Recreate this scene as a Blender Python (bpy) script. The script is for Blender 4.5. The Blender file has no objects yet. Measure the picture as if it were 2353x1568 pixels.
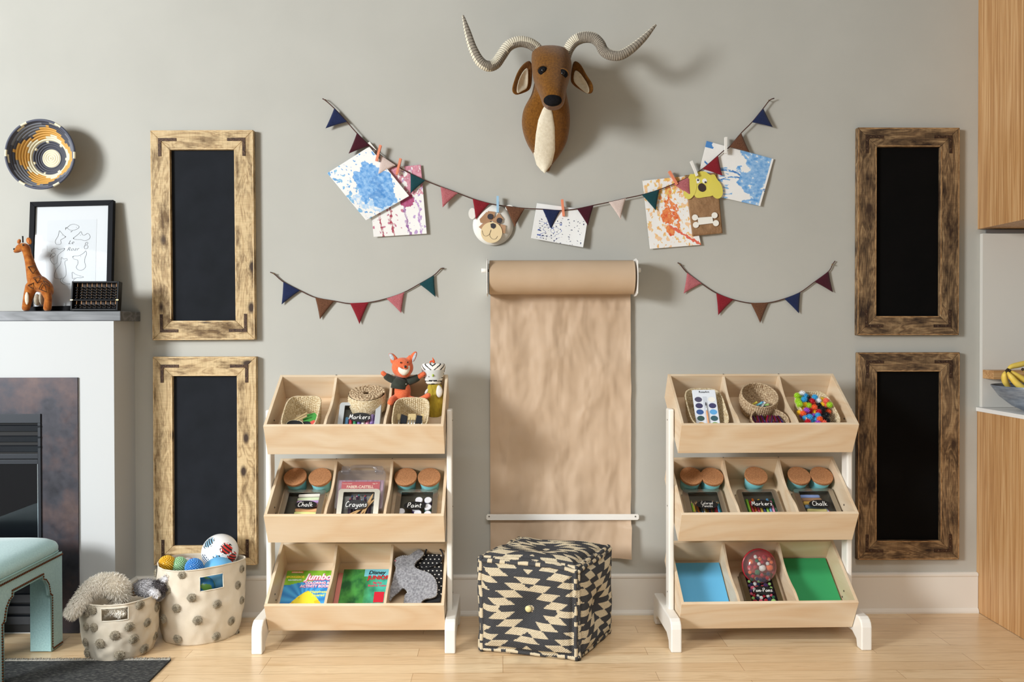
import bpy, math, random
from mathutils import Vector, Matrix, noise, Euler
PI = math.pi
scn = bpy.context.scene
COL = scn.collection
random.seed(7)

# ------------------------------------------------------------------ camera
F_PX, YAW, ROLL, PITCH, H_CAM, D_CAM = 1897.2, .0118, -.0018, -.0092, 1.3188, 3.8
PPY = 784 - 10.93
fw = Vector((math.sin(YAW) * math.cos(PITCH), math.cos(YAW) * math.cos(PITCH), math.sin(PITCH)))
rt0 = Vector((math.cos(YAW), -math.sin(YAW), 0)); up0 = rt0.cross(fw)
RT = rt0 * math.cos(ROLL) + up0 * math.sin(ROLL)
UP = up0 * math.cos(ROLL) - rt0 * math.sin(ROLL)
CAM = Vector((0, -D_CAM, H_CAM))
cd = bpy.data.cameras.new('camera'); cam = bpy.data.objects.new('camera', cd); COL.objects.link(cam)
m = Matrix((RT, UP, -fw)).transposed().to_4x4(); m.translation = CAM
cam.matrix_world = m
cd.sensor_width = 36; cd.lens = F_PX / 2353 * 36; cd.shift_y = -10.93 / 2353; cd.clip_start = .05
scn.camera = cam

# ------------------------------------------------------------------ light
def s2l(c): return c / 12.92 if c <= .04045 else ((c + .055) / 1.055) ** 2.4
def hx(h, a=1):
    h = h.lstrip('#'); return tuple(s2l(int(h[i:i + 2], 16) / 255) for i in (0, 2, 4)) + (a,)
w = bpy.data.worlds.new('room_light'); scn.world = w; w.use_nodes = True
bg = w.node_tree.nodes['Background']; bg.inputs[0].default_value = (1.0, .93, .82, 1); bg.inputs[1].default_value = .27
def area(name, loc, target, sx, sy, power, col):
    l = bpy.data.lights.new(name, 'AREA'); l.shape = 'RECTANGLE'; l.size = sx; l.size_y = sy; l.energy = power; l.color = col
    o = bpy.data.objects.new(name, l); COL.objects.link(o); o.location = loc
    o.rotation_euler = (Vector(target) - Vector(loc)).to_track_quat('-Z', 'Y').to_euler(); return o
area('window_light', (-6.2, -5.5, 2.95), (0, 0, 1.2), 1.6, 1.7, 585, (.985, 1, .995))
area('large_window_light', (-4.2, -3.6, 1.9), (-1.2, 0, 1.3), 2.0, 2.0, 62, (.8, .92, 1))
sk = area('floor_fill_light', (-.3, -3.15, 3.4), (-.3, -1.6, 0), 4.2, .7, 32, (1, .99, .96)); sk.data.spread = math.radians(75)  # added overhead fill to brighten the front floor and tops, not a real opening
scn.view_settings.view_transform = 'Standard'; scn.view_settings.look = 'None'
scn.view_settings.exposure = 0.0; scn.view_settings.gamma = 1; scn.view_settings.use_curve_mapping = False

# ------------------------------------------------------------------ pixel helpers (photo frame 2353x1568): a ray met with a real plane
def ray(px, py): return (fw + RT * ((px - 1176.5) / F_PX) + UP * ((PPY - py) / F_PX))
def U(px, py, Y): r = ray(px, py); return CAM + r * ((Y - CAM.y) / r.y)
def UX(px, py, X): r = ray(px, py); return CAM + r * ((X - CAM.x) / r.x)
def UZ(px, py, Z): r = ray(px, py); return CAM + r * ((Z - CAM.z) / r.z)
def onM(M, px, py, h=0):
    n_ = M.to_3x3() @ Vector((0, 0, 1)); q = M.inverted() @ UP_(px, py, M @ Vector((0, 0, h)), n_); return q.x, q.y
def UP_(px, py, P0, N): r = ray(px, py); return CAM + r * ((P0 - CAM).dot(N) / r.dot(N))
def pxm(Y): return (D_CAM + Y) / F_PX          # metres per pixel at depth plane Y (Y negative = nearer)

# ------------------------------------------------------------------ materials
MATS = {}
def newmat(name):
    mt = bpy.data.materials.new(name); mt.use_nodes = True; nt = mt.node_tree
    return mt, nt, nt.nodes['Principled BSDF']
def N(nt, t, **kw):
    n = nt.nodes.new(t)
    for k, v in kw.items():
        if k.startswith('i_'):
            n.inputs[k[2:].replace('_', ' ')].default_value = v
        else: setattr(n, k, v)
    return n
def L(nt, a, b): nt.links.new(a, b)
def ramp(nt, fac, stops):
    r = nt.nodes.new('ShaderNodeValToRGB'); e = r.color_ramp.elements
    while len(e) < len(stops): e.new(.5)
    for i, (p, c) in enumerate(stops): e[i].position = p; e[i].color = hx(c) if isinstance(c, str) else c
    L(nt, fac, r.inputs[0]); return r
def bumpit(nt, b, h, strength, dist=.002):
    n = nt.nodes.new('ShaderNodeBump'); n.inputs['Strength'].default_value = strength; n.inputs['Distance'].default_value = dist
    L(nt, h, n.inputs['Height']); L(nt, n.outputs[0], b.inputs['Normal'])
def mat(c, rough=.6, metal=0, c2=None, ns=60, bump=0, bs=None, bd=.001, sheen=0, coat=0, spec=None, stretch=None, name=None, lo=.35, hi=.65):
    key = (c, rough, metal, c2, ns, bump, bs, bd, sheen, coat, spec, stretch, lo, hi)
    if key in MATS: return MATS[key]
    mt, nt, b = newmat(name or 'surface_' + c.strip('#'))
    b.inputs['Base Color'].default_value = hx(c); b.inputs['Roughness'].default_value = rough; b.inputs['Metallic'].default_value = metal
    if spec is not None: b.inputs['Specular IOR Level'].default_value = spec
    if sheen: b.inputs['Sheen Weight'].default_value = sheen; b.inputs['Sheen Roughness'].default_value = .5
    if coat: b.inputs['Coat Weight'].default_value = coat; b.inputs['Coat Roughness'].default_value = .08
    if c2 or bump:
        tc = N(nt, 'ShaderNodeTexCoord'); src = tc.outputs['Object']
        if stretch:
            mp = N(nt, 'ShaderNodeMapping'); mp.inputs['Scale'].default_value = stretch; L(nt, src, mp.inputs[0]); src = mp.outputs[0]
    if c2:
        n = N(nt, 'ShaderNodeTexNoise'); n.inputs['Scale'].default_value = ns; n.inputs['Detail'].default_value = 5; L(nt, src, n.inputs[0])
        r = ramp(nt, n.outputs[0], [(lo, c), (hi, c2)]); L(nt, r.outputs[0], b.inputs['Base Color'])
    if bump:
        n = N(nt, 'ShaderNodeTexNoise'); n.inputs['Scale'].default_value = bs or ns; n.inputs['Detail'].default_value = 4; L(nt, src, n.inputs[0])
        bumpit(nt, b, n.outputs[0], bump, bd)
    MATS[key] = mt; return mt
def felt(c, c2, ns=260): return mat(c, .95, c2=c2, ns=ns, bump=.6, bs=420, bd=.002, sheen=.25, spec=.15)
def colmat(name, rough=.7, bump=0, bs=200, bd=.001, coat=0, spec=.5, alpha=None):
    mt, nt, b = newmat(name)
    a = N(nt, 'ShaderNodeVertexColor', layer_name='Col'); L(nt, a.outputs[0], b.inputs['Base Color'])
    b.inputs['Roughness'].default_value = rough; b.inputs['Coat Weight'].default_value = coat; b.inputs['Specular IOR Level'].default_value = spec
    if bump:
        tc = N(nt, 'ShaderNodeTexCoord'); n = N(nt, 'ShaderNodeTexNoise'); n.inputs['Scale'].default_value = bs; L(nt, tc.outputs['Object'], n.inputs[0])
        bumpit(nt, b, n.outputs[0], bump, bd)
    return mt
def wood(name, stops, axis, scale=9, stretch=14, rough=.5, ring=1.6, bump=.15, knots=0, knotcol='#3a2414', warp=1.2, blotch=None, saw=0):
    """procedural board: grain runs along axis (0,1,2), optional knots, stain blotches and saw marks"""
    mt, nt, b = newmat(name); b.inputs['Roughness'].default_value = rough
    tc = N(nt, 'ShaderNodeTexCoord'); oi = N(nt, 'ShaderNodeObjectInfo')
    add = N(nt, 'ShaderNodeVectorMath', operation='ADD'); L(nt, tc.outputs['Object'], add.inputs[0])
    sc = N(nt, 'ShaderNodeVectorMath', operation='SCALE'); L(nt, oi.outputs['Random'], sc.inputs[0]); sc.inputs[0].default_value = (1, 1, 1)
    cmb = N(nt, 'ShaderNodeCombineXYZ')
    for i in range(3): L(nt, oi.outputs['Random'], cmb.inputs[i])
    s2 = N(nt, 'ShaderNodeVectorMath', operation='SCALE'); L(nt, cmb.outputs[0], s2.inputs[0]); s2.inputs['Scale'].default_value = 7.3
    L(nt, s2.outputs[0], add.inputs[1])
    mp = N(nt, 'ShaderNodeMapping'); v = [scale] * 3; v[axis] = scale / stretch * 2; mp.inputs['Scale'].default_value = v
    L(nt, add.outputs[0], mp.inputs[0])
    n1 = N(nt, 'ShaderNodeTexNoise'); n1.inputs['Scale'].default_value = ring; n1.inputs['Detail'].default_value = 2; n1.inputs['Distortion'].default_value = warp; L(nt, mp.outputs[0], n1.inputs[0])
    mul = N(nt, 'ShaderNodeMath', operation='MULTIPLY'); mul.inputs[1].default_value = 9; L(nt, n1.outputs[0], mul.inputs[0])
    fr = N(nt, 'ShaderNodeMath', operation='PINGPONG'); fr.inputs[1].default_value = 1; L(nt, mul.outputs[0], fr.inputs[0])
    mp2 = N(nt, 'ShaderNodeMapping'); v = [190.] * 3; v[axis] = 9; mp2.inputs['Scale'].default_value = v; L(nt, add.outputs[0], mp2.inputs[0])
    n2 = N(nt, 'ShaderNodeTexNoise'); n2.inputs['Scale'].default_value = 1; n2.inputs['Detail'].default_value = 3; L(nt, mp2.outputs[0], n2.inputs[0])
    mx = N(nt, 'ShaderNodeMath', operation='MULTIPLY_ADD'); mx.inputs[1].default_value = .45; L(nt, n2.outputs[0], mx.inputs[0])
    m3 = N(nt, 'ShaderNodeMath', operation='MULTIPLY'); m3.inputs[1].default_value = .55; L(nt, fr.outputs[0], m3.inputs[0]); L(nt, m3.outputs[0], mx.inputs[2])
    r = ramp(nt, mx.outputs[0], stops); out = r.outputs[0]
    if blotch:
        mp3 = N(nt, 'ShaderNodeMapping'); v = [16.] * 3; v[axis] = 6; mp3.inputs['Scale'].default_value = v; L(nt, add.outputs[0], mp3.inputs[0])
        n3 = N(nt, 'ShaderNodeTexNoise'); n3.inputs['Scale'].default_value = 1; n3.inputs['Detail'].default_value = 6; n3.inputs['Roughness'].default_value = .65; L(nt, mp3.outputs[0], n3.inputs[0])
        r3 = ramp(nt, n3.outputs[0], [(blotch[1], (0, 0, 0, 1)), (blotch[2], (1, 1, 1, 1))])
        mm = N(nt, 'ShaderNodeMix', data_type='RGBA', blend_type='MULTIPLY'); L(nt, r3.outputs[0], mm.inputs[0]); L(nt, out, mm.inputs[6]); mm.inputs[7].default_value = hx(blotch[0]); out = mm.outputs[2]
    if knots:
        mp4 = N(nt, 'ShaderNodeMapping'); v = [knots] * 3; v[axis] = knots * .55; mp4.inputs['Scale'].default_value = v; L(nt, add.outputs[0], mp4.inputs[0])
        vo = N(nt, 'ShaderNodeTexVoronoi'); vo.inputs['Scale'].default_value = 1; L(nt, mp4.outputs[0], vo.inputs[0])
        r4 = ramp(nt, vo.outputs[0], [(.08, (1, 1, 1, 1)), (.17, (0, 0, 0, 1))])
        mm = N(nt, 'ShaderNodeMix', data_type='RGBA'); L(nt, r4.outputs[0], mm.inputs[0]); L(nt, out, mm.inputs[6]); mm.inputs[7].default_value = hx(knotcol); out = mm.outputs[2]
    if saw:
        mp5 = N(nt, 'ShaderNodeMapping'); v = [18.] * 3; v[axis] = 420; mp5.inputs['Scale'].default_value = v; L(nt, tc.outputs['Object'], mp5.inputs[0])
        n5 = N(nt, 'ShaderNodeTexNoise'); n5.inputs['Scale'].default_value = 1; L(nt, mp5.outputs[0], n5.inputs[0])
        r5 = ramp(nt, n5.outputs[0], [(.42, (.55, .5, .45, 1)), (.55, (1, 1, 1, 1))])
        mm = N(nt, 'ShaderNodeMix', data_type='RGBA', blend_type='MULTIPLY'); mm.inputs[0].default_value = saw; L(nt, out, mm.inputs[6]); L(nt, r5.outputs[0], mm.inputs[7]); out = mm.outputs[2]
    L(nt, out, b.inputs['Base Color'])
    if bump: bumpit(nt, b, n2.outputs[0], bump, .001)
    return mt
def glassmat(name, tint=(1, 1, 1, 1), gloss=.12, rough=.05, milk=0):
    mt = bpy.data.materials.new(name); mt.use_nodes = True; nt = mt.node_tree; nt.nodes.clear()
    o = N(nt, 'ShaderNodeOutputMaterial'); t = N(nt, 'ShaderNodeBsdfTransparent'); t.inputs[0].default_value = tint
    g = N(nt, 'ShaderNodeBsdfGlossy'); g.inputs['Roughness'].default_value = rough
    fr = N(nt, 'ShaderNodeLayerWeight'); fr.inputs[0].default_value = .2
    a = N(nt, 'ShaderNodeMath', operation='MULTIPLY_ADD'); a.inputs[1].default_value = .25; a.inputs[2].default_value = gloss; L(nt, fr.outputs['Fresnel'], a.inputs[0])
    mx = N(nt, 'ShaderNodeMixShader'); L(nt, a.outputs[0], mx.inputs[0]); L(nt, t.outputs[0], mx.inputs[1]); L(nt, g.outputs[0], mx.inputs[2])
    out = mx.outputs[0]
    if milk:
        df = N(nt, 'ShaderNodeBsdfDiffuse'); df.inputs[0].default_value = (.85, .85, .88, 1); m2 = N(nt, 'ShaderNodeMixShader'); m2.inputs[0].default_value = milk
        L(nt, out, m2.inputs[1]); L(nt, df.outputs[0], m2.inputs[2]); out = m2.outputs[0]
    L(nt, out, o.inputs[0]); return mt

# ------------------------------------------------------------------ mesh builder
WM = {}
class MB:
    def __init__(s): s.v = []; s.f = []; s.mi = []; s.cur = 0; s.c = []; s.col = None
    def add(s, vs, fs, M=None, col=None):
        o = len(s.v)
        s.v += [tuple(M @ Vector(p)) for p in vs] if M is not None else [tuple(p) for p in vs]
        for i, f in enumerate(fs):
            s.f.append([o + j for j in f]); s.mi.append(s.cur)
            s.c.append(col[i] if isinstance(col, list) else (col or s.col or (1, 1, 1, 1)))
        return s
    def box(s, c, d, M=None, col=None):
        x, y, z = c; a, b, e = d[0] / 2, d[1] / 2, d[2] / 2
        vs = [(x + i * a, y + j * b, z + k * e) for i in (-1, 1) for j in (-1, 1) for k in (-1, 1)]
        return s.add(vs, [(0, 1, 3, 2), (4, 6, 7, 5), (0, 4, 5, 1), (2, 3, 7, 6), (0, 2, 6, 4), (1, 5, 7, 3)], M, col)
    def bx(s, x0, x1, y0, y1, z0, z1, M=None, col=None):
        return s.box(((x0 + x1) / 2, (y0 + y1) / 2, (z0 + z1) / 2), (abs(x1 - x0), abs(y1 - y0), abs(z1 - z0)), M, col)
    def prism(s, A, Bp, col=None):
        """two matching rings of 3d points joined: front ring A, back ring Bp"""
        n = len(A); fs = [tuple(range(n)), tuple(range(2 * n - 1, n - 1, -1))] + [(i, n + i, n + (i + 1) % n, (i + 1) % n) for i in range(n)]
        return s.add(list(A) + list(Bp), fs, None, col)
    def slab(s, poly, y0, y1, col=None, pt=None):
        """polygon in pixels extruded between two depth planes"""
        A = [U(x, y, y0) for x, y in poly]; return s.prism(A, [Vector((p.x, y1, p.z)) for p in A], col)
    def ext(s, poly, a, b, ax, col=None, M=None):
        """2-D polygon (other two axes in order) extruded along axis ax from a to b"""
        def P(p, t):
            q = list(p); q.insert(ax, t); return Vector(q)
        A = [P(p, a) for p in poly]; B_ = [P(p, b) for p in poly]
        if M is not None: A = [M @ p for p in A]; B_ = [M @ p for p in B_]
        return s.prism(A, B_, col)
    def tube(s, pts, r, n=8, M=None, closed=False, col=None, cap=True, flat=1.0, colf=None):
        pts = [Vector(p) for p in pts]; k = len(pts); rr = r if isinstance(r, (list, tuple)) else [r] * k
        vs = []; fs = []; cs = []; nrm = None
        for i, p in enumerate(pts):
            t = (pts[(i + 1) % k] - pts[i - 1]) if closed else (pts[min(i + 1, k - 1)] - pts[max(i - 1, 0)])
            if t.length < 1e-9: t = Vector((0, 0, 1))
            t.normalize()
            if nrm is None: nrm = t.orthogonal().normalized()
            nrm = (nrm - t * nrm.dot(t)); nrm = nrm.normalized() if nrm.length > 1e-6 else t.orthogonal().normalized()
            bn = t.cross(nrm)
            for j in range(n):
                a = 2 * PI * j / n; vs.append(p + (nrm * math.cos(a) + bn * math.sin(a) * flat) * rr[i])
        for i in range(k if closed else k - 1):
            for j in range(n):
                fs.append((i * n + j, i * n + (j + 1) % n, ((i + 1) % k) * n + (j + 1) % n, ((i + 1) % k) * n + j))
                cs.append(colf(i, j) if colf else (col or s.col or (1, 1, 1, 1)))
        if cap and not closed:
            fs += [tuple(range(n - 1, -1, -1)), tuple((k - 1) * n + j for j in range(n))]
            cs += [cs[0] if cs else (1, 1, 1, 1), cs[-1] if cs else (1, 1, 1, 1)]
        return s.add(vs, fs, M, cs)
    def lathe(s, prof, n=32, M=None, colf=None, col=None, a0=0, a1=2 * PI, sx=1, sy=1):
        vs = []; fs = []; cs = []; k = len(prof)
        for i in range(n):
            a = a0 + (a1 - a0) * i / n
            for r, z in prof: vs.append((r * math.cos(a) * sx, r * math.sin(a) * sy, z))
        for i in range(n):
            for j in range(k - 1):
                fs.append((i * k + j, ((i + 1) % n) * k + j, ((i + 1) % n) * k + j + 1, i * k + j + 1))
                cs.append(colf(i, j) if colf else (col or s.col or (1, 1, 1, 1)))
        return s.add(vs, fs, M, cs)
    def ell(s, c, r, n=16, M=None, col=None, colf=None):
        if not isinstance(r, (tuple, list)): r = (r, r, r)
        m_ = n // 2; pr = [(math.sin(PI * i / m_), -math.cos(PI * i / m_)) for i in range(m_ + 1)]; pr[0] = (1e-4, -1); pr[-1] = (1e-4, 1)
        T = Matrix.Translation(c) @ Matrix.Diagonal((*r, 1))
        if M is not None: T = M @ T
        return s.lathe(pr, n, T, colf, col)
    def grid(s, fn, nu, nv, colf=None, skip=None, M=None, wrap=False, col=None):
        vs = [fn(i / nu, j / nv) for i in range(nu + (0 if wrap else 1)) for j in range(nv + 1)]; fs = []; cs = []; K = nv + 1; W = nu if wrap else nu + 1
        for i in range(nu):
            for j in range(nv):
                u, v = (i + .5) / nu, (j + .5) / nv
                if skip and skip(u, v): continue
                fs.append((i * K + j, ((i + 1) % W) * K + j, ((i + 1) % W) * K + j + 1, i * K + j + 1)); cs.append(colf(u, v) if colf else (col or s.col or (1, 1, 1, 1)))
        return s.add(vs, fs, M, cs)
    def build(s, name, mats, parent=None, smooth=True, bev=0, bseg=2, remesh=0, sub=0, solid=0, world=False, label=None, kind=None, loc=None, merge=False, angle=None, smoothmod=0):
        me = bpy.data.meshes.new(name)
        vs = s.v
        if world and parent is not None:
            inv = WM[parent.name].inverted(); vs = [tuple(inv @ Vector(p)) for p in vs]
        elif loc is not None and parent is None:
            vs = [tuple(Vector(p) - Vector(loc)) for p in vs]
        me.from_pydata(vs, [], s.f)
        if not isinstance(mats, (list, tuple)): mats = [mats]
        for x in mats: me.materials.append(x)
        me.polygons.foreach_set('material_index', s.mi)
        at = me.color_attributes.new('Col', 'FLOAT_COLOR', 'CORNER') if any(c != (1, 1, 1, 1) for c in s.c) else None
        if at:
            d = []
            for f, c in zip(s.f, s.c): d += list(c) * len(f)
            at.data.foreach_set('color', d)
        if smooth: me.polygons.foreach_set('use_smooth', [True] * len(s.f))
        me.validate(); me.update()
        if merge:
            import bmesh
            bm = bmesh.new(); bm.from_mesh(me); bmesh.ops.remove_doubles(bm, verts=bm.verts, dist=1e-5); bmesh.ops.recalc_face_normals(bm, faces=bm.faces); bm.to_mesh(me); bm.free()
        if smooth and angle is not None: me.set_sharp_from_angle(angle=angle)
        o = bpy.data.objects.new(name, me); COL.objects.link(o)
        if parent is not None: o.parent = parent; WM[o.name] = WM[parent.name]
        elif loc is not None: o.location = loc; WM[o.name] = Matrix.Translation(loc)
        else: WM[o.name] = Matrix.Identity(4)
        if remesh:
            q = o.modifiers.new('remesh', 'REMESH'); q.mode = 'VOXEL'; q.voxel_size = remesh; q.use_smooth_shade = True
            q = o.modifiers.new('smooth', 'SMOOTH'); q.factor = .6; q.iterations = smoothmod or 4
        if solid: q = o.modifiers.new('solid', 'SOLIDIFY'); q.thickness = abs(solid); q.offset = 0 if solid > 0 else -1
        if sub: q = o.modifiers.new('sub', 'SUBSURF'); q.levels = sub; q.render_levels = sub
        if bev:
            q = o.modifiers.new('bevel', 'BEVEL'); q.width = bev; q.segments = bseg; q.limit_method = 'ANGLE'; q.angle_limit = math.radians(40)
            q.harden_normals = False
        if label: o['label'] = label
        if kind: o['kind'] = kind
        return o
def thing(name, label, cat, loc=(0, 0, 0), M=None, group=None):
    o = bpy.data.objects.new(name, None); o.empty_display_size = .05; COL.objects.link(o)
    T = M if M is not None else Matrix.Translation(loc)
    o.matrix_world = T; o.location = T.to_translation(); o.rotation_euler = T.to_euler(); WM[o.name] = T.copy()
    o['label'] = label; o['category'] = cat
    if group: o['group'] = group
    return o
def tag(o, label, cat, group=None, kind=None):
    o['label'] = label; o['category'] = cat
    if group: o['group'] = group
    if kind: o['kind'] = kind
    return o
def struct(name, mb, m, **k):
    o = mb.build(name, m, **k); o['kind'] = 'structure'; return o
def dup(root, M, label, group=None):
    r = root.copy(); COL.objects.link(r); r.location = M.to_translation(); r.rotation_euler = M.to_euler(); WM[r.name] = M.copy()
    r['label'] = label
    if group: r['group'] = group
    for ch in list(root.children):
        c = ch.copy(); COL.objects.link(c); c.parent = r
        for g in list(ch.children):
            d = g.copy(); COL.objects.link(d); d.parent = c
    return r
def text(s, size, m_, parent, M, shear=0, ext=.0002, bold=0, name='lettering', spacing=1, sx=1, label=None):
    cu = bpy.data.curves.new('t', 'FONT'); cu.body = s; cu.size = size; cu.shear = shear; cu.extrude = ext; cu.offset = bold
    cu.align_x = 'CENTER'; cu.align_y = 'CENTER'; cu.space_character = spacing; cu.resolution_u = 3
    to = bpy.data.objects.new('t', cu); me = bpy.data.meshes.new_from_object(to)
    bpy.data.objects.remove(to); bpy.data.curves.remove(cu)
    me.transform(M @ Matrix.Diagonal((sx, 1, 1, 1))); me.materials.clear(); me.materials.append(m_); me.name = name
    o = bpy.data.objects.new(name, me); COL.objects.link(o); o.parent = parent
    if label: o['label'] = label
    return o
HAND = {'M': [[(0, 0), (.1, 1), (.3, .3), (.52, 1), (.6, 0)]], 'a': [[(.4, .45), (.2, .5), (.04, .25), (.15, .0), (.36, .12), (.42, .47), (.42, .1), (.5, 0)]], 'r': [[(0, .5), (.05, 0)], [(.04, .3), (.2, .5), (.35, .45)]],
        'k': [[(0, .95), (.05, 0)], [(.35, .5), (.06, .25), (.42, 0)]], 'e': [[(.05, .25), (.38, .3), (.28, .5), (.08, .4), (.06, .12), (.22, 0), (.4, .1)]], 's': [[(.35, .45), (.15, .5), (.1, .35), (.3, .22), (.26, .03), (.02, .03)]],
        'C': [[(.5, .85), (.3, 1), (.05, .6), (.1, .1), (.35, 0), (.55, .15)]], 'h': [[(0, 1), (.03, 0)], [(.03, .3), (.2, .5), (.33, .35), (.35, 0)]], 'l': [[(.05, 1), (.05, .05), (.15, 0)]],
        'y': [[(0, .5), (.08, .12), (.28, .14), (.38, .5), (.32, -.2), (.12, -.4), (.02, -.25)]], 'o': [[(.2, .5), (.02, .25), (.18, 0), (.38, .2), (.3, .47), (.2, .5)]], 'n': [[(0, .5), (.03, 0)], [(.03, .3), (.2, .5), (.33, .35), (.35, 0)]],
        'P': [[(.05, 1), (.05, 0)], [(.02, .9), (.35, 1), (.45, .75), (.3, .5), (.07, .46)]], 'i': [[(.05, .5), (.07, 0)], [(.05, .7), (.07, .76)]], 't': [[(.15, .85), (.15, .05), (.3, .02)], [(0, .55), (.35, .58)]],
        'd': [[(.38, 1), (.38, 0)], [(.37, .4), (.15, .48), (.03, .2), (.15, 0), (.37, .12)]], 'c': [[(.35, .42), (.15, .5), (.03, .25), (.12, .02), (.36, .06)]], 'm': [[(0, .5), (.03, 0)], [(.03, .3), (.15, .5), (.25, .3), (.25, 0)], [(.25, .3), (.4, .5), (.5, .3), (.5, 0)]], '-': [[(.02, .3), (.25, .3)]]}
def hand(s, size, m_, parent, M, label=None):
    b = MB(); x = 0; W = sum(max(p[0] for st in HAND[c] for p in st) + .16 for c in s)
    for c in s:
        for st in HAND[c]:
            P = [((x + p[0] - W / 2 + p[1] * .12) * size, (p[1] - .4) * size, 0) for p in st]; P = cr(P, len(P) * 4) if len(P) > 2 else P; b.tube(P, size * .062, 6, flat=1)
        x += max(p[0] for st in HAND[c] for p in st) + .16
    b.v = [tuple(M @ Vector((p[0], p[1], p[2] * .3))) for p in b.v]; return b.build('lettering', m_, parent, label=label)
def T(x, y, z): return Matrix.Translation((x, y, z))
def R(ax, deg): return Matrix.Rotation(math.radians(deg), 4, ax)
def nz(x, y, z=0, s=1): return noise.noise(Vector((x * s, y * s, z)))
def fbm(x, y, z=0, o=4):
    a = 0; k = .5; f = 1
    for _ in range(o): a += k * noise.noise(Vector((x * f, y * f, z + f))); f *= 2.1; k *= .5
    return a
def cr(pts, n):
    """Catmull-Rom resampling of a polyline to n points (tuples of any length)"""
    P = [tuple(p) for p in pts]; P = [P[0]] + P + [P[-1]]; segs = len(P) - 3; out = []
    for i in range(n):
        t = i / (n - 1) * segs; k = min(int(t), segs - 1); t -= k; a, b, c, d = P[k:k + 4]
        out.append(tuple(.5 * (2 * b[q] + (c[q] - a[q]) * t + (2 * a[q] - 5 * b[q] + 4 * c[q] - d[q]) * t * t + (3 * b[q] - a[q] - 3 * c[q] + d[q]) * t ** 3) for q in range(len(b))))
    return out
def lerp(a, b, t): return a + (b - a) * t
def mixc(a, b, t): t = max(0, min(1, t)); return tuple(a[i] + (b[i] - a[i]) * t for i in range(3)) + (1,)
def inpoly(x, y, P):
    c = False; j = len(P) - 1
    for i in range(len(P)):
        if (P[i][1] > y) != (P[j][1] > y) and x < (P[j][0] - P[i][0]) * (y - P[i][1]) / (P[j][1] - P[i][1]) + P[i][0]: c = not c
        j = i
    return c
def segd(x, y, a, b):
    dx, dy = b[0] - a[0], b[1] - a[1]; t = max(0, min(1, ((x - a[0]) * dx + (y - a[1]) * dy) / (dx * dx + dy * dy + 1e-12)))
    return math.hypot(x - a[0] - t * dx, y - a[1] - t * dy)
# ------------------------------------------------------------------ room
M_wall = mat('#b9b8b1', .75, c2='#b5b4ad', ns=3, bump=.25, bs=350, bd=.0006, name='wall_paint')
M_white = mat('#e4e0d8', .45, name='white_trim', bump=.08, bs=60)
def floormat():
    mt, nt, b = newmat('maple_strip_floor'); tc = N(nt, 'ShaderNodeTexCoord'); src = tc.outputs['Object']
    br = N(nt, 'ShaderNodeTexBrick'); br.offset = .37; br.offset_frequency = 3; br.squash = 1
    br.inputs['Color1'].default_value = hx('#e4cba6'); br.inputs['Color2'].default_value = hx('#d8b991'); br.inputs['Mortar'].default_value = hx('#9a7248')
    br.inputs['Scale'].default_value = 1; br.inputs['Mortar Size'].default_value = .0009; br.inputs['Mortar Smooth'].default_value = .3; br.inputs['Bias'].default_value = -.1
    br.inputs['Brick Width'].default_value = .93; br.inputs['Row Height'].default_value = .081; L(nt, src, br.inputs[0])
    mp = N(nt, 'ShaderNodeMapping'); mp.inputs['Scale'].default_value = (2.2, 26, 1); L(nt, src, mp.inputs[0])
    n = N(nt, 'ShaderNodeTexNoise'); n.inputs['Scale'].default_value = 1.6; n.inputs['Detail'].default_value = 6; n.inputs['Distortion'].default_value = 1.3; L(nt, mp.outputs[0], n.inputs[0])
    r = ramp(nt, n.outputs[0], [(.3, (.74, .66, .56, 1)), (.5, (1, 1, 1, 1)), (.7, (.86, .8, .72, 1))])
    mm = N(nt, 'ShaderNodeMix', data_type='RGBA', blend_type='MULTIPLY'); mm.inputs[0].default_value = .8; L(nt, br.outputs[0], mm.inputs[6]); L(nt, r.outputs[0], mm.inputs[7])
    L(nt, mm.outputs[2], b.inputs['Base Color']); b.inputs['Roughness'].default_value = .3; b.inputs['Coat Weight'].default_value = .25; b.inputs['Coat Roughness'].default_value = .22
    bumpit(nt, b, br.outputs[1], -.25, .0008); return mt
XB = U(310, 900, 0).x; YB = UX(262, 900, XB).y; KX = 2.2008
struct('floor', MB().bx(-3.4, 3.6, -4.6, 0, -.03, 0), floormat(), smooth=False)
struct('wall_back', MB().bx(-3.4, 3.6, 0, .1, 0, 3.25), M_wall, smooth=False)
MW2 = mat('#bfc1c2', .6, bump=.12, bs=120, bd=.0006, name='chimney_white_paint')
ZM0, ZM1 = U(323, 739, 0).z, U(323, 717, 0).z
b = MB(); fx = -2.98
b.bx(-3.4, XB, YB, 0, 0, ZM0); struct('wall_fireplace', b, MW2, smooth=False)
def baseboard(name, x0, x1, y, h=.186):
    prof = [(0, 0), (-.026, 0), (-.026, .008), (-.021, .019), (-.017, .022), (-.017, h - .02), (-.02, h - .014), (-.02, h - .006), (-.012, h), (0, h)]
    struct(name, MB().ext([(y + p, z) for p, z in prof], x0, x1, 0), M_white, smooth=False)
baseboard('baseboard_back', XB, KX - .002, 0)
prof = [(0, 0), (.026, 0), (.026, .008), (.021, .019), (.017, .022), (.017, .166), (.02, .172), (.02, .18), (.012, .186), (0, .186)]
struct('baseboard_side', MB().ext([(XB + p, z) for p, z in prof], YB - .02, -.02, 1), M_white, smooth=False)

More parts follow.
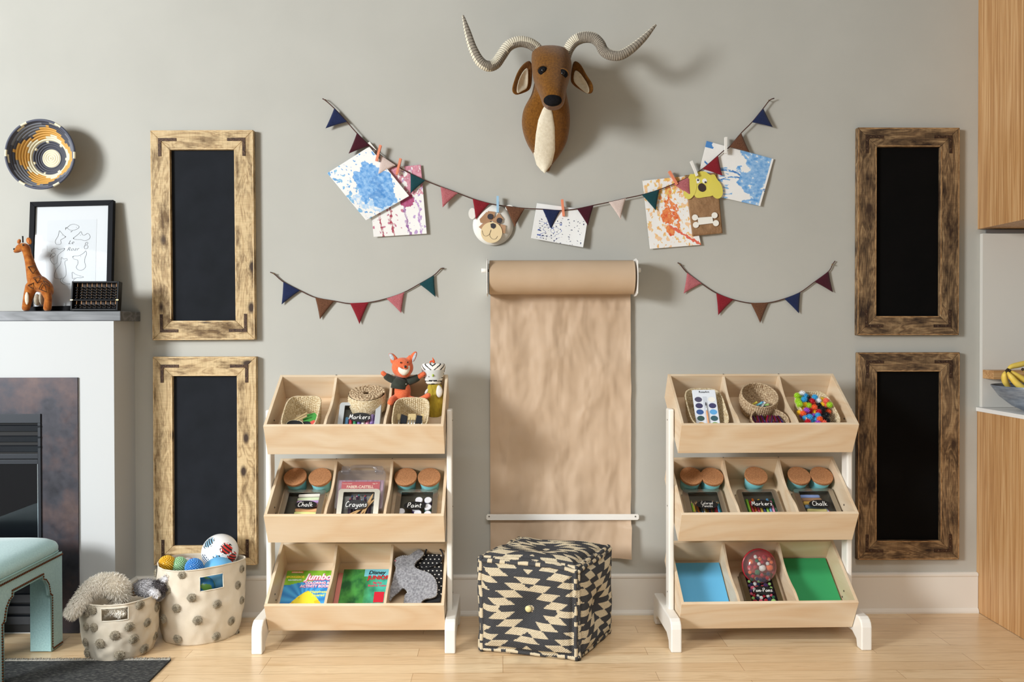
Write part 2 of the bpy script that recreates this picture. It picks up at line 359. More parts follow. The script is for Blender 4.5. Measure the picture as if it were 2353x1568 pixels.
# mantel shelf
M_stone = wood('grey_stained_mantel', [(.2, '#54565a'), (.6, '#6e7074'), (.9, '#83858a')], 0, rough=.45, ring=1, bump=.2)
xm = U(323, 725, 0).x; ym = UX(277, 725, xm).y
o = MB().bx(-3.4, xm, ym, -.001, ZM0 + .0005, ZM1).build('mantel_shelf', M_stone, smooth=False, bev=.003, loc=(-2, -.1, ZM0))
tag(o, 'long grey mantel shelf over the white chimney surround', 'shelf')

# fireplace
fp = thing('fireplace', 'black gas fireplace with mottled steel surround in the white chimney', 'fireplace', (-2.3, YB, 0))
def steel():
    mt, nt, b = newmat('mottled_steel'); tc = N(nt, 'ShaderNodeTexCoord'); src = tc.outputs['Object']
    n = N(nt, 'ShaderNodeTexNoise'); n.inputs['Scale'].default_value = 5; n.inputs['Detail'].default_value = 7; n.inputs['Roughness'].default_value = .6; L(nt, src, n.inputs[0])
    r = ramp(nt, n.outputs[0], [(.32, '#2b2b31'), (.45, '#3c3b42'), (.55, '#4d4244'), (.66, '#5d4c49'), (.8, '#403f45')]); L(nt, r.outputs[0], b.inputs['Base Color'])
    n2 = N(nt, 'ShaderNodeTexNoise'); n2.inputs['Scale'].default_value = 30; n2.inputs['Detail'].default_value = 6; L(nt, src, n2.inputs[0])
    r2 = ramp(nt, n2.outputs[0], [(.3, (.3, .3, .3, 1)), (.7, (.5, .5, .5, 1))]); L(nt, r2.outputs[0], b.inputs['Roughness'])
    b.inputs['Metallic'].default_value = .35; b.inputs['Specular IOR Level'].default_value = .4; return mt
y0 = YB - .001; yf = YB - .008
P = lambda px, py, Y=y0: U(px, py, Y)
xo, zt = P(180, 900).x, P(90, 868).z; xi, zi = P(97, 1000).x, P(50, 951).z
sur = MB(); sur.bx(xi, xo, yf, y0, .002, zt); sur.bx(-3.4, xi, yf, y0, zi, zt)
sur.build('steel_surround', steel(), fp, world=True, smooth=False)
M_blk = mat('#23272e', .38, metal=.4, spec=.6, name='black_enamel'); M_dk = mat('#0c0c0e', .7, name='firebox_black')
b = MB(); b.bx(P(83, 0).x, xi, YB - .014, YB - .001, .004, P(50, 972).z - .0005); b.bx(-3.4, xi, YB - .014, YB - .001, P(50, 972).z, zi)
zg = P(50, 1066).z; zb = P(50, 1363).z
b.bx(-3.4, P(83, 0).x, YB - .012, YB - .001, P(50, 1054).z, P(50, 1043).z); b.bx(-3.4, P(83, 0).x, YB - .013, YB - .001, zg, P(50, 1056).z)
b.build('black_frame', M_blk, fp, world=True, smooth=False, bev=.001)
MB().bx(-3.4, xi, YB - .0015, YB - .0005, .004, zi).build('firebox', M_dk, fp, world=True, smooth=False)
for i, (a, c) in enumerate([(976, 991), (1001, 1015), (1023, 1038), (1363, 1384), (1389, 1409), (1413, 1434)]):
    z0, z1 = P(50, c).z, P(50, a).z
    MB().ext([(YB - .002, z1), (YB - .016, z1 - .004), (YB - .01, z0), (YB - .002, z0)], -3.4, P(90, 0).x, 0).build('louver', M_blk, fp, world=True, smooth=False)
def meshscreen():
    mt, nt, b = newmat('woven_spark_screen'); tc = N(nt, 'ShaderNodeTexCoord')
    mp = N(nt, 'ShaderNodeMapping'); mp.inputs['Rotation'].default_value = (0, math.radians(45), 0); mp.inputs['Scale'].default_value = (120, 120, 120); L(nt, tc.outputs['Object'], mp.inputs[0])
    ck = N(nt, 'ShaderNodeTexVoronoi'); ck.inputs['Scale'].default_value = 1; ck.inputs['Randomness'].default_value = 0; L(nt, mp.outputs[0], ck.inputs[0])
    r = ramp(nt, ck.outputs[0], [(.2, '#6e6757'), (.34, '#0c0c0e')]); L(nt, r.outputs[0], b.inputs['Base Color']); b.inputs['Roughness'].default_value = .6; return mt
MB().bx(-3.4, P(83, 0).x, YB - .0035, YB - .002, zb, zg).build('spark_screen', meshscreen(), fp, world=True, smooth=False)
glf = glassmat('fireplace_glass', (.6, .62, .66, 1), .05, .02)
MB().bx(-3.4, P(83, 0).x, YB - .0075, YB - .006, zb, zg).build('glass_door', glf, fp, world=True, smooth=False)
MB().bx(P(83, 0).x - .003, P(83, 0).x, YB - .0125, YB - .0078, zb, zg).build('chrome_edge', mat('#c9d6de', .2, metal=.8), fp, world=True, smooth=False)

# ------------------------------------------------------------------ kitchen end on the right
OAK = [(.15, '#a5774a'), (.45, '#bb8d5b'), (.8, '#cda576')]
M_oak = wood('oak_veneer', OAK, 2, scale=34, stretch=110, rough=.45, ring=1.3, bump=.2, warp=.15)
M_oakx = wood('oak_veneer_across', OAK, 0, scale=34, stretch=110, rough=.45, ring=1.3, bump=.2, warp=.15)
zu = UX(2247.4, 526.8, KX).z
uc = thing('wall_cabinet', 'oak wall cabinet hanging high at the right edge', 'cabinet', (KX + .3, -.15, zu))
yq = UX(2344, 400, KX).y
MB().bx(KX, 3.3, yq, -.001, zu, 3.05).build('cabinet_body', M_oak, uc, world=True, smooth=False)
for x0, x1 in ((KX + .002, 2.72), (2.724, 3.298)):
    MB().bx(x0, x1, yq - .021, yq - .001, zu + .002, 3.048).build('cabinet_door', M_oak, uc, world=True, smooth=False, bev=.001)
zc = U(2246, 936, 0).z
bc = thing('base_cabinet', 'oak base cabinet standing at the right edge under the white worktop', 'cabinet', (KX + .3, -.3, 0))
MB().bx(KX, 3.3, -1.0, -.001, .002, zc - .019).build('cabinet_body', M_oak, bc, world=True, smooth=False)
MB().bx(KX + .002, 3.298, -1.022, -1.001, .1, zc - .02).build('cabinet_door', M_oak, bc, world=True, smooth=False)
o = MB().bx(KX - .006, 3.3, -1.03, -.001, zc - .018, zc).build('worktop', mat('#eceae6', .25, name='white_quartz'), smooth=False, bev=.0015, loc=(KX + .3, -.3, zc)); tag(o, 'white quartz worktop lying on the oak base cabinet', 'worktop')
xs = U(2251, 700, 0).x
bs_ = thing('backsplash_panel', 'plain white backsplash panel between worktop and wall cabinet', 'panel', (xs + .3, -.01, zc))
MB().bx(xs, 3.3, -.024, -.001, zc + .001, U(2300, 537, -.02).z).build('panel', mat('#d6d3cc', .3, name='backsplash_white'), bs_, world=True, smooth=False)
MB().bx(xs + .012, 3.3, -.03, -.024, U(2300, 536, -.03).z, U(2300, 528, -.03).z).build('aluminium_rail', mat('#8d8f94', .3, metal=.8), bs_, world=True, smooth=False)
xl = U(2258, 860, -.024).x; yl = UX(2283, 860, xl).y
o = MB().bx(xl, 3.3, yl, -.0245, UX(2270, 871, xl).z, UX(2270, 851, xl).z).build('ledge', M_oakx, smooth=False, bev=.001, loc=(xl + .3, -.06, 1.12)); o.name = 'wooden_ledge'; tag(o, 'narrow oak ledge fixed on the white backsplash', 'ledge')
# bowl and bananas
bc_ = (2.345, -.215)
bowl = thing('fruit_bowl', 'grey galvanised bowl of bananas on the worktop', 'bowl', (bc_[0], bc_[1], zc))
pr = [(.001, .0), (.05, .0), (.06, .004), (.1, .03), (.145, .07), (.178, .113), (.181, .114), (.181, .111), (.148, .064), (.1, .024), (.055, .003), (.001, .002)]
M_galv = mat('#a4afbd', .4, metal=.45, c2='#8590a0', ns=22, bump=.5, bs=40, bd=.003, stretch=(1, 1, 5), name='galvanised')
MB().lathe(pr, 48).build('bowl_shell', M_galv, bowl)
M_ban = mat('#e3c04a', .5, c2='#efd56c', ns=9, bump=.1, name='banana_yellow'); M_bt = mat('#3a2a1a', .7)
M_bang = mat('#c9b44a', .5)
BN = [('ripe banana standing at the left rim of the bowl', [(2313, 853, -.25, .005), (2308, 862, -.255, .0125), (2309, 875, -.245, .0155), (2315, 886, -.235, .013), (2322, 893, -.23, .006)]),
      ('ripe banana slanting down the middle front of the bunch', [(2315, 855, -.27, .005), (2323, 866, -.285, .013), (2337, 882, -.29, .016), (2356, 896, -.29, .015), (2374, 900, -.285, .006)]),
      ('ripe banana at the right front of the bunch', [(2321, 853, -.25, .006), (2334, 862, -.262, .014), (2354, 874, -.268, .0165), (2376, 884, -.265, .015), (2394, 886, -.26, .006)]),
      ('ripe banana arching along the top of the bunch', [(2316, 850, -.235, .006), (2324, 843, -.23, .0125), (2340, 839, -.225, .015), (2358, 834, -.22, .013), (2374, 826, -.215, .006)]),
      ('ripe banana at the back right of the bunch', [(2352, 850, -.22, .008), (2366, 856, -.225, .0155), (2384, 864, -.225, .016), (2402, 868, -.22, .007)])]
for lb, P_ in BN:
    q = cr([tuple(U(x, y, Y_)) + (r,) for x, y, Y_, r in P_], 22); t_ = thing('banana', lb, 'banana', loc=Vector(q[11][:3]), group='bananas in the bowl')
    MB().tube([p[:3] for p in q], [p[3] for p in q], 6).build('peel', M_ban, t_, world=True, sub=1)
    a, c = Vector(q[0][:3]), Vector(q[1][:3]); MB().tube([c, a, a + (a - c).normalized() * .008], [.0068, .0062, .0058], 8).build('dark_tip', M_bt, t_, world=True)
# ------------------------------------------------------------------ tilted-bin toy shelves
MAPLE = [(.0, '#c8a47c'), (.16, '#d6ba98'), (.5, '#dcc6a8'), (.9, '#e1cfb5')]
M_ply = wood('maple_plywood', MAPLE, 0, scale=3.2, stretch=8, rough=.42, ring=1.1, bump=.05, warp=1.6)
M_plyd = wood('maple_plywood_side', MAPLE, 1, scale=3.2, stretch=8, rough=.42, ring=1.1, bump=.05, warp=1.6)
M_edge = mat('#e3cda6', .55, c2='#b58a5c', ns=30, stretch=(.2, 6, 6), name='ply_edge', lo=.45, hi=.8)
M_lac = mat('#e9e6df', .35, name='white_lacquer'); M_screw = mat('#5a5148', .35, metal=.8)
BW, TH = .7324, .012
FT, FB, BT, BB = Vector((0, -.3526, .9241)), Vector((0, -.289, .800)), Vector((0, -.0929, 1.1184)), Vector((0, -.025, 1.010))
SP = .3662
UN = {'L': (-.6034, -.0897, -.0051), 'R': (1.0904, -.0913, .0145)}
def UM(u): c = UN[u]; return T(c[0], c[1], 0) @ Matrix.Rotation(c[2], 4, 'Z')
dl = (BB - FB).normalized(); nl = Vector((0, -dl.z, dl.y)); ALPHA = math.atan2(dl.z, dl.y)
fl = (FT - FB).normalized()
def cellM(u, k):
    """frame on a bin's inner floor: x across, y up the slope from the front panel, z out of the floor"""
    o = FB + nl * TH + dl * (TH + .001); o = Vector((0, o.y, o.z - k * SP))
    return UM(u) @ T(*o) @ Matrix.Rotation(ALPHA, 4, 'X')
def on(u, k, px, py, h=0):
    """pixel -> (x, y) on the slanted floor of bin k of unit u, h above it"""
    M = cellM(u, k); P0 = M @ Vector((0, 0, h)); n_ = (M.to_3x3() @ Vector((0, 0, 1)))
    q = M.inverted() @ UP_(px, py, P0, n_); return q.x, q.y
def shelf_unit(u, label):
    t = thing('toy_shelf', label, 'shelf', M=UM(u), group='slanted toy shelves')
    h = BW / 2
    for k in range(3):
        z = Vector((0, 0, -k * SP)); ft, fb, bt, bb = FT + z, FB + z, BT + z, BB + z
        b = MB()
        pl = lambda P: (P.y, P.z)
        # floor and back boards
        b.ext([pl(fb + dl * TH), pl(bb), pl(bb + nl * TH), pl(fb + dl * TH + nl * TH)], -h + TH, h - TH, 0)
        bd = (bt - bb).normalized(); bi = Vector((0, -bd.z, bd.y)) * -1
        bin_ = b.build('bin', M_ply, t, smooth=False)
        b = MB(); b.ext([pl(bb + nl * TH), pl(bt), pl(bt - dl * TH), pl(bb + nl * TH - dl * TH)], -h + TH, h - TH, 0); b.build('back_panel', M_ply, bin_, smooth=False, bev=.0008)
        b = MB(); b.ext([pl(ft), pl(fb), pl(fb + dl * TH), pl(ft + dl * TH)], -h, h, 0); b.build('front_panel', M_ply, bin_, smooth=False, bev=.001)
        for sx in (-1, 1):
            b = MB(); b.ext([pl(ft + dl * TH), pl(fb + dl * TH), pl(bb), pl(bt)], sx * h, sx * (h - TH), 0)
            b.build('side_panel', M_plyd, bin_, smooth=False, bev=.0008)
            for q in (.12, .27):
                c = ft.lerp(bt, .3) + (fb - ft) * (.25 + q * 1.6) + dl * .012
                MB().ell((sx * (h - TH) - sx * .0005, c.y, c.z), (.0025, .0042, .0042), 10).build('screw', M_screw, bin_)
        for sx in (-1, 1):
            x = sx * BW / 6; top = []
            a0, a1 = bt - dl * TH, ft + dl * TH
            for i in range(15):
                s_ = i / 14; p = a0.lerp(a1, s_); d = .004 + .03 * math.sin(PI * min(1, s_ * 1.12)) ** 1.0 * (1 if s_ < .5 else 1) if s_ < .9 else .004 + .03 * math.sin(PI * min(1, s_ * 1.12))
                if s_ > .8: d = max(d, .012)
                top.append(pl(p - nl * d))
            poly = top + [pl(fb + dl * TH + nl * TH), pl(bb + nl * TH - dl * TH)]
            MB().ext(poly, x - .0055, x + .0055, 0).build('divider', M_plyd, bin_, smooth=False, bev=.0008)
            MB().ell((x, bt.y - .004, bt.z - .0005), (.0032, .0032, .0012), 8).build('screw', M_screw, bin_)
    for sx in (-1, 1):
        x0 = sx * (h + .003); 
        MB().bx(x0, sx * (h + .026), -.232, -.172, .1, .978).build('upright', M_lac, t, smooth=False, bev=.006)
        for k in range(3): MB().ell((sx * (h + .0262), -.205, .93 - k * SP), (.0015, .0035, .0035), 8).build('screw', M_screw, t)
        prof = [(-.3715, 0), (-.3715, .095), (-.366, .112), (-.355, .123), (-.34, .131), (-.02, .131), (-.006, .12), (-.006, 0), (-.05, 0), (-.056, .03), (-.09, .05), (-.28, .05), (-.318, .03), (-.326, 0)]
        MB().ext(prof, sx * (h + .003), sx * (h + .0465), 0).build('foot', M_lac, t, smooth=False, bev=.005)
    return t
shelf_unit('L', 'maple toy shelf on white legs holding fox toy, left of the paper roll')
shelf_unit('R', 'maple toy shelf on white legs with paint palette, right of the paper roll')
# ------------------------------------------------------------------ things in the bins
M_cork = mat('#c0895c', .85, c2='#9c6a44', ns=420, bump=.3, bs=300, name='cork', lo=.42, hi=.62)
M_teal = mat('#74bac2', .35, name='teal_ceramic', spec=.5)
M_tin = mat('#b4afa3', .24, metal=.85, name='brushed_tin'); M_tinw = mat('#b4b7b8', .45, metal=.2, name='silver_tin')
M_tinin = mat('#5d5a50', .4, metal=.4); M_lblk = mat('#0b0b0d', .55, name='chalk_label'); M_chalkw = mat('#f4f2ee', .8, name='chalk_white')
M_pane = glassmat('clear_window', (.97, .98, .98, 1), .03, .04)
M_vc = colmat('printed_paper', .55); M_vcg = colmat('glossy_print', .25, coat=.3)
def rnd(a, b): return random.uniform(a, b)
def M_(c, r=.5, **k): return mat(c, r, **k)
JH = .075
jb = None
def jar(u, k, px, py, label):
    global jb
    x, y = on(u, k, px, py, JH + .004); y = min(y, .272); lo = -.354 if x < -.122 else (-.116 if x < .122 else .128); x = max(lo + .0505, min(lo + .2255 - .0505, x))
    M = cellM(u, k) @ T(x, y, .001)
    if jb is None:
        jb = thing('storage_jar', label, 'jar', M=M, group='teal jars with cork lids')
        MB().lathe([(.001, 0), (.036, 0), (.039, .003), (.041, .03), (.0455, JH - .014), (.0445, JH - .014), (.001, JH - .014)], 40).build('jar_body', M_teal, jb)
        MB().lathe([(.001, JH - .0138), (.048, JH - .0138), (.0492, JH - .012), (.0492, JH - .001), (.048, JH), (.001, JH)], 40).build('cork_lid', M_cork, jb, angle=.6)
    else: dup(jb, M, label)
for a in [('L', 1, 678, 1094, 'teal jar with cork lid, leftmost in the left shelf'), ('L', 1, 735, 1094, 'teal jar with cork lid beside the clear plastic crayon case'),
          ('L', 1, 932, 1094, 'teal jar with cork lid just right of the clear crayon case'), ('L', 1, 986, 1094, 'teal jar with cork lid, rightmost in the left shelf'),
          ('R', 1, 1589, 1092, 'teal jar with cork lid, leftmost in the right shelf'), ('R', 1, 1645, 1093, 'teal jar with cork lid, second from the left in the right shelf'),
          ('R', 1, 1738, 1091, 'single teal jar with cork lid in the middle of the right shelf'), ('R', 1, 1837, 1091, 'teal jar with cork lid, second from the right in the right shelf'),
          ('R', 1, 1892, 1091, 'teal jar with cork lid, rightmost in the right shelf')]: jar(*a)

def rrect(x0, x1, y0, y1, r, n=4):
    P = []
    for cx, cy, a in ((x1 - r, y1 - r, 0), (x0 + r, y1 - r, 90), (x0 + r, y0 + r, 180), (x1 - r, y0 + r, 270)):
        for i in range(n + 1): t = math.radians(a + 90 * i / n); P.append((cx + r * math.cos(t), cy + r * math.sin(t)))
    return P
def ring(b, A, B_, z0, z1):
    n = len(A); vs = [(x, y, z1) for x, y in A] + [(x, y, z1) for x, y in B_] + [(x, y, z0) for x, y in A] + [(x, y, z0) for x, y in B_]
    fs = []
    for i in range(n):
        j = (i + 1) % n; fs += [(i, j, n + j, n + i), (2 * n + i, 2 * n + j, j, i), (n + i, n + j, 3 * n + j, 3 * n + i), (3 * n + i, 3 * n + j, 2 * n + j, 2 * n + i)]
    b.add(vs, fs)
def tin(u, k, x0, x1, ytop, ylab, txt, label, m_=None, size=.021, lw=.047, xl=None, tilt=0, v0=.012, vmax=.229, h0=0):
    H = .036; Q = cellM(u, k) @ T(0, v0, .001 + h0) @ R('X', tilt); xa, v1 = onM(Q, x0, ytop, H); xb, _ = onM(Q, x1, ytop, H); W = xb - xa; Lg = min(v1, vmax - v0)
    M = Q @ T((xa + xb) / 2, 0, 0)
    t = thing('display_tin', label, 'tin', M=M, group='window lid tins')
    m_ = m_ or M_tin; w = W / 2
    b = MB(); b.bx(-w, w, 0, Lg, 0, .0015); ring(b, rrect(-w, w, 0, Lg, .012), rrect(-w + .0012, w - .0012, .0012, Lg - .0012, .011), 0, .031)
    b.build('tin_base', m_, t, smooth=False)
    MB().bx(-w + .002, w - .002, .002, Lg - .002, .0016, .0022).build('tin_floor', M_tinin, t, smooth=False)
    iw = w - .021; b = MB()
    ring(b, rrect(-w - .001, w + .001, -.001, Lg + .001, .013), rrect(-iw, iw, .018, Lg - .014, .002), .0312, .0345)
    ring(b, rrect(-w - .001, w + .001, -.001, Lg + .001, .013), rrect(-w + .0002, w - .0002, .0002, Lg - .0002, .012), .018, .0312)
    b.build('lid_frame', m_, t, smooth=False, bev=.0007)
    MB().add([(-iw, .018, .032), (iw, .018, .032), (iw, Lg - .014, .032), (-iw, Lg - .014, .032)], [(0, 1, 2, 3)]).build('window_pane', M_pane, t, smooth=False)
    xq, vq = onM(M, xl if xl else (x0 + x1) / 2, ylab, H)
    o = MB().lathe([(.001, .0353), (1, .0353), (1, .0346), (.001, .0346)], 32, T(xq, vq, 0) @ Matrix.Diagonal((lw, .0215, 1, 1))).build('name_label', M_lblk, t, smooth=False, label='black oval label lettered in white chalk')
    for i, s in enumerate(txt.split('\n')):
        n = len(txt.split('\n')); hand(s, size if n == 1 else size * .66, M_chalkw, o, T(xq, vq + (n - 1) * .0075 - i * .015, .0357))
    return t, M, w, Lg
# sticks, pens and so on: one master mesh each, copied
def stick(name, cat, M, r, ln, cols, label, group, taper=0, n=10, capm=None):
    """pen-like thing along +y: barrel and, if given, cap or point"""
    t = thing(name, label, cat, M=M, group=group)
    if capm == 'point':
        MB().tube([(0, 0, 0), (0, ln, 0)], r, 6).build('barrel', M_(cols[0], .45), t, smooth=False)
        MB().tube([(0, ln, 0), (0, ln + r * 4, 0)], [r, r * .35], 8).build('wooden_point', M_('#d9b384', .7), t)
        MB().tube([(0, ln + r * 4, 0), (0, ln + r * 5.4, 0)], [r * .35, r * .08], 6).build('lead', M_(cols[1], .5), t)
    elif capm == 'cap':
        MB().tube([(0, 0, 0), (0, ln * .62, 0)], r * .9, n).build('barrel', M_(cols[0], .4), t)
        MB().tube([(0, ln * .62, 0), (0, ln * .95, 0), (0, ln, 0)], [r, r, r * .75], n).build('cap', M_(cols[1], .4), t)
    elif capm == 'crayon':
        MB().tube([(0, 0, 0), (0, ln, 0)], r, n).build('wrapper', M_(cols[0], .7), t)
        MB().tube([(0, ln, 0), (0, ln + r * .3, 0), (0, ln + r * 2, 0)], [r * .9, r * .85, r * .4], n).build('tip', M_(cols[1], .6), t)
    return t
CT = {'light blue': '#6aa9d8', 'red': '#c8303f', 'green': '#3fa06a', 'purple': '#8a6cc0', 'lilac': '#b79ad6', 'pink': '#e79ab8', 'white': '#f2f0ec', 'orange': '#e2762f', 'yellow': '#efc94a', 'dark green': '#1e5a38', 'dark blue': '#22407e', 'brown': '#7a4a2c', 'black': '#17171a', 'lime': '#8cc63f', 'rose': '#d84a66', 'teal': '#2f97a0', 'dark red': '#7d1724'}
# top left: markers
t_, M, w, Lg = tin('L', 0, 782, 876, 925, 959, 'Markers', 'pale silver tin labelled Markers in the top bin', M_tinw, size=.022, xl=827, tilt=17, v0=.03, vmax=9)
for i, (c, c2, dy) in enumerate([('teal', 'light blue', 0), ('rose', 'red', -.004), ('green', 'green', -.008), ('purple', 'purple', -.004), ('lilac', 'white', -.006), ('brown', 'pink', -.004), ('purple', 'lilac', .024), ('white', 'lilac', .01)]):
    stick('marker', 'marker', M @ T(-w + .032 + i * .0175, .005, .0115), .0078, .115 + dy, (CT[c], CT[c2]), f'{c2 if c2 != "white" else "white capped"} marker in the top bin tin, {["first", "second", "third", "fourth", "fifth", "sixth", "seventh", "eighth"][i]} from left', 'markers in the pale silver tin', capm='cap')
# middle left: chalk
t_, M, w, Lg = tin('L', 1, 656, 749, 1124, 1160, 'Chalk', 'tin labelled Chalk in the left shelf, pastel sticks inside', size=.024)
for i, (c, nm, px, py) in enumerate([('#efe6dc', 'off-white', 712, 1139), ('#dbe6c0', 'pale green', 710, 1148), ('#c9a2dd', 'lilac', 712, 1155), ('#e8a9a4', 'pink', 722, 1162), ('#f0b583', 'peach', 706, 1173), ('#eeee9c', 'pale yellow', 704, 1181)]):
    x, v = on('L', 1, px, py, .015); q = M.inverted() @ (cellM('L', 1) @ Vector((x, v, .012)))
    o = MB().tube([(-.06, 0, 0), (-.055, 0, 0), (.03, 0, 0), (.036, 0, 0)], [.006, .0085, .0095, .0085], 12, T(max(min(q.x, .01), -.02) + .02, q.y, .0125) @ R('Z', 3 - i)).build('chalk_stick', M_(c, .9, bump=.3, bs=300))
    o.location = (M).to_translation(); o.rotation_euler = M.to_euler(); tag(o, nm + ' chalk stick in the left tin labelled Chalk', 'chalk', 'chalk sticks in the left tin')
# crayons + pencils
t_, M, w, Lg = tin('L', 1, 779, 873, 1124, 1160, 'Crayons', 'tin labelled Crayons below the clear plastic case', size=.023, xl=819, tilt=18, v0=.03, vmax=9, h0=.012)
cc = ['rose', 'dark blue', 'white', 'purple', 'pink', 'teal', 'orange', 'light blue', 'red', 'dark blue', 'lilac', 'white', 'red']
for i, c in enumerate(cc):
    row = i % 2; x = -.042 + i * .0075
    stick('crayon', 'crayon', M @ T(x, .02 - row * .004, .008 + row * .008) @ R('Z', rnd(-2, 2)), .0038, .118 + .012 * math.sin(i * 1.7) - abs(i - 5) * .0016, ('#3a2438', CT[c]), f'wax crayon with {c} tip in the tin labelled Crayons', 'crayons in the tin', capm='crayon', n=8)
for i, (x, rz, dy) in enumerate([(-.03, -62, .05), (-.015, -55, .035), (.0, -48, .045), (.03, -38, .04), (.038, -26, .06), (.05, -20, .04)]):
    stick('pencil', 'pencil', M @ T(x - .03, .03 + dy * .3, .024) @ R('Z', rz), .0032, .085 + dy * .3, ('#c9a06a', ['#c9a06a', '#20305a', '#c9a06a', '#c9a06a', '#26262a', '#c9a06a'][i]), 'natural wood pencil lying across the tin labelled Crayons', 'wooden pencils in the Crayons tin', capm='point')
# paint pots
t_, M, w, Lg = tin('L', 1, 913, 1007, 1124, 1162, 'Paint', 'tin labelled Paint at the right of the left shelf', size=.025, xl=953)
for i, (px, py, c, nm) in enumerate([(963, 1152, '#5a1f2c', 'maroon'), (984, 1152, '#3b1f4f', 'dark purple'), (955, 1170, '#4a2b7d', 'violet'), (983, 1168, '#2f6b52', 'green'), (960, 1182, '#2a2355', 'indigo'), (983, 1184, '#256b4a', 'sea green'), (922, 1178, '#7a6a58', 'brown')]):
    x, v = on('L', 1, px, py, .02); q = M.inverted() @ (cellM('L', 1) @ Vector((x, v, .0)))
    p = thing('paint_pot', 'small ' + nm + ' paint pot with white cap in the tin labelled Paint', 'paint pot', M=M @ T(q.x, q.y, .0025), group='paint pots in the tin')
    MB().lathe([(.001, 0), (.0165, 0), (.0175, .002), (.0175, .012), (.016, .014), (.001, .014)], 16).build('pot', M_(c, .3), p)
    MB().lathe([(.001, .0142), (.0158, .0142), (.0158, .0245), (.0148, .0258), (.012, .0252), (.001, .0252)], 24).build('cap', M_('#eceaf0', .4), p)
# right shelf tins
t_, M, w, Lg = tin('R', 1, 1568, 1657, 1125, 1160, 'Colored\nPencils', 'tin labelled Colored Pencils, leftmost in the right shelf', size=.021, xl=1625)
pc = ['dark green', 'lime', 'yellow', 'brown', 'orange', 'black', 'light blue', 'white', 'yellow', 'brown', 'dark blue', 'brown', 'dark green', 'dark red', 'red', 'light blue', 'teal']
for i, c in enumerate(pc):
    stick('colored_pencil', 'pencil', M @ T(-w + .026 + i * .0078, .006, .006 + .004 * (i % 2)), .0034, .143 + .006 * math.sin(i * 2.1), (CT[c], CT[c]), f'{c} pencil standing in the row in the tin labelled Colored Pencils', 'pencils in the Colored Pencils tin', capm='point')
for i, (x, rz, c) in enumerate([(-.045, -58, 'brown'), (-.035, -50, 'dark blue'), (-.02, -56, 'brown'), (-.05, -44, 'brown')]):
    stick('colored_pencil', 'pencil', M @ T(x - .01, .1, .019) @ R('Z', rz - 60), .0034, .07, ('#7a5a3a' if c == 'brown' else CT[c], CT[c]), f'{c} pencil lying across the others in the tin labelled Colored Pencils', 'loose pencils across the row', capm='point')
t_, M, w, Lg = tin('R', 1, 1692, 1782, 1125, 1158, 'Markers', 'tin labelled Markers in the middle of the right shelf', size=.022, xl=1751)
for i, c in enumerate(['dark green', 'lime', 'red', 'orange', 'rose', 'yellow', 'dark blue', 'lime', 'light blue', 'pink', 'dark green']):
    stick('marker', 'marker', M @ T(-w + .028 + i * .0128, .168 + .007 * math.sin(i * 2.6), .011) @ R('Z', 180), .0062, .115, (CT[c], '#eeeeec'), f'{c} marker with white end in the right tin labelled Markers', 'markers in the right tin', capm='cap')
t_, M, w, Lg = tin('R', 1, 1822, 1912, 1123, 1158, 'Chalk', 'tin labelled Chalk, rightmost in the right shelf', size=.024, xl=1884)
for i, (c, nm, px, py) in enumerate([('#8fa6dc', 'cornflower blue', 1855, 1142), ('#a98468', 'brown', 1858, 1149), ('#e6b85a', 'ochre', 1862, 1157), ('#7fa0c4', 'grey blue', 1866, 1165), ('#e9dc94', 'pale yellow', 1872, 1174)]):
    x, v = on('R', 1, px, py, .015); q = M.inverted() @ (cellM('R', 1) @ Vector((x, v, .012)))
    o = MB().tube([(-.04, 0, 0), (-.036, 0, 0), (.04, 0, 0), (.046, 0, 0)], [.006, .009, .0098, .006], 12, T(-.018 + i * .002, q.y, .0125) @ R('Z', -1)).build('chalk_stick', M_(c, .9, bump=.3, bs=300))
    o.location = M.to_translation(); o.rotation_euler = M.to_euler(); tag(o, nm + ' chalk stick in the right tin labelled Chalk', 'chalk', 'chalk sticks in the right tin')
for i, (c, nm) in enumerate([('#a8c0ec', 'pale blue'), ('#a83548', 'crimson'), ('#f0eeea', 'white')]):
    o = MB().tube([(0, -.02, 0), (0, .02, 0)], .006, 10).build('chalk_stub', M_(c, .9)); Mq = M @ T(.04 + i * .0095, .105 - i * .014, .01) @ R('Z', 25)
    o.location = Mq.to_translation(); o.rotation_euler = Mq.to_euler(); tag(o, nm + ' short chalk standing at the right of the chalk tin', 'chalk', 'chalk stubs in the right tin')

# clear plastic crayon case
xa, _ = on('L', 1, 769, 1160, .03); xb, _ = on('L', 1, 884, 1160, .03); W = (xb - xa) / 2 - .004
cs = thing('crayon_case', 'clear plastic carry case with red label standing behind the Crayons tin', 'case', M=cellM('L', 1) @ T((xa + xb) / 2, .125, .012) @ R('X', 18))
M_clr = glassmat('clear_plastic', (.96, .96, .98, 1), .1, .2, milk=.06)
b = MB(); rr_ = rrect(-W, W, 0, .178, .014, 4); ri = rrect(-W + .002, W - .002, .002, .176, .012, 4); ring(b, rr_, ri, 0, .034)
b.add([(x, y, .034) for x, y in ri], [tuple(range(len(ri)))]); b.add([(x, y, .0) for x, y in ri], [tuple(range(len(ri)))]); b.build('case_shell', M_clr, cs, smooth=False)
hp = cr([(-.062, .176, .017), (-.052, .196, .017), (-.03, .203, .017), (.03, .203, .017), (.052, .196, .017), (.062, .176, .017)], 20)
MB().tube(hp, .0075, 8).build('handle', M_clr, cs)
for sx in (-1, 1): MB().bx(sx * .073 - .016, sx * .073 + .016, .168, .197, .006, .037).build('latch', M_clr, cs, smooth=False, bev=.003)
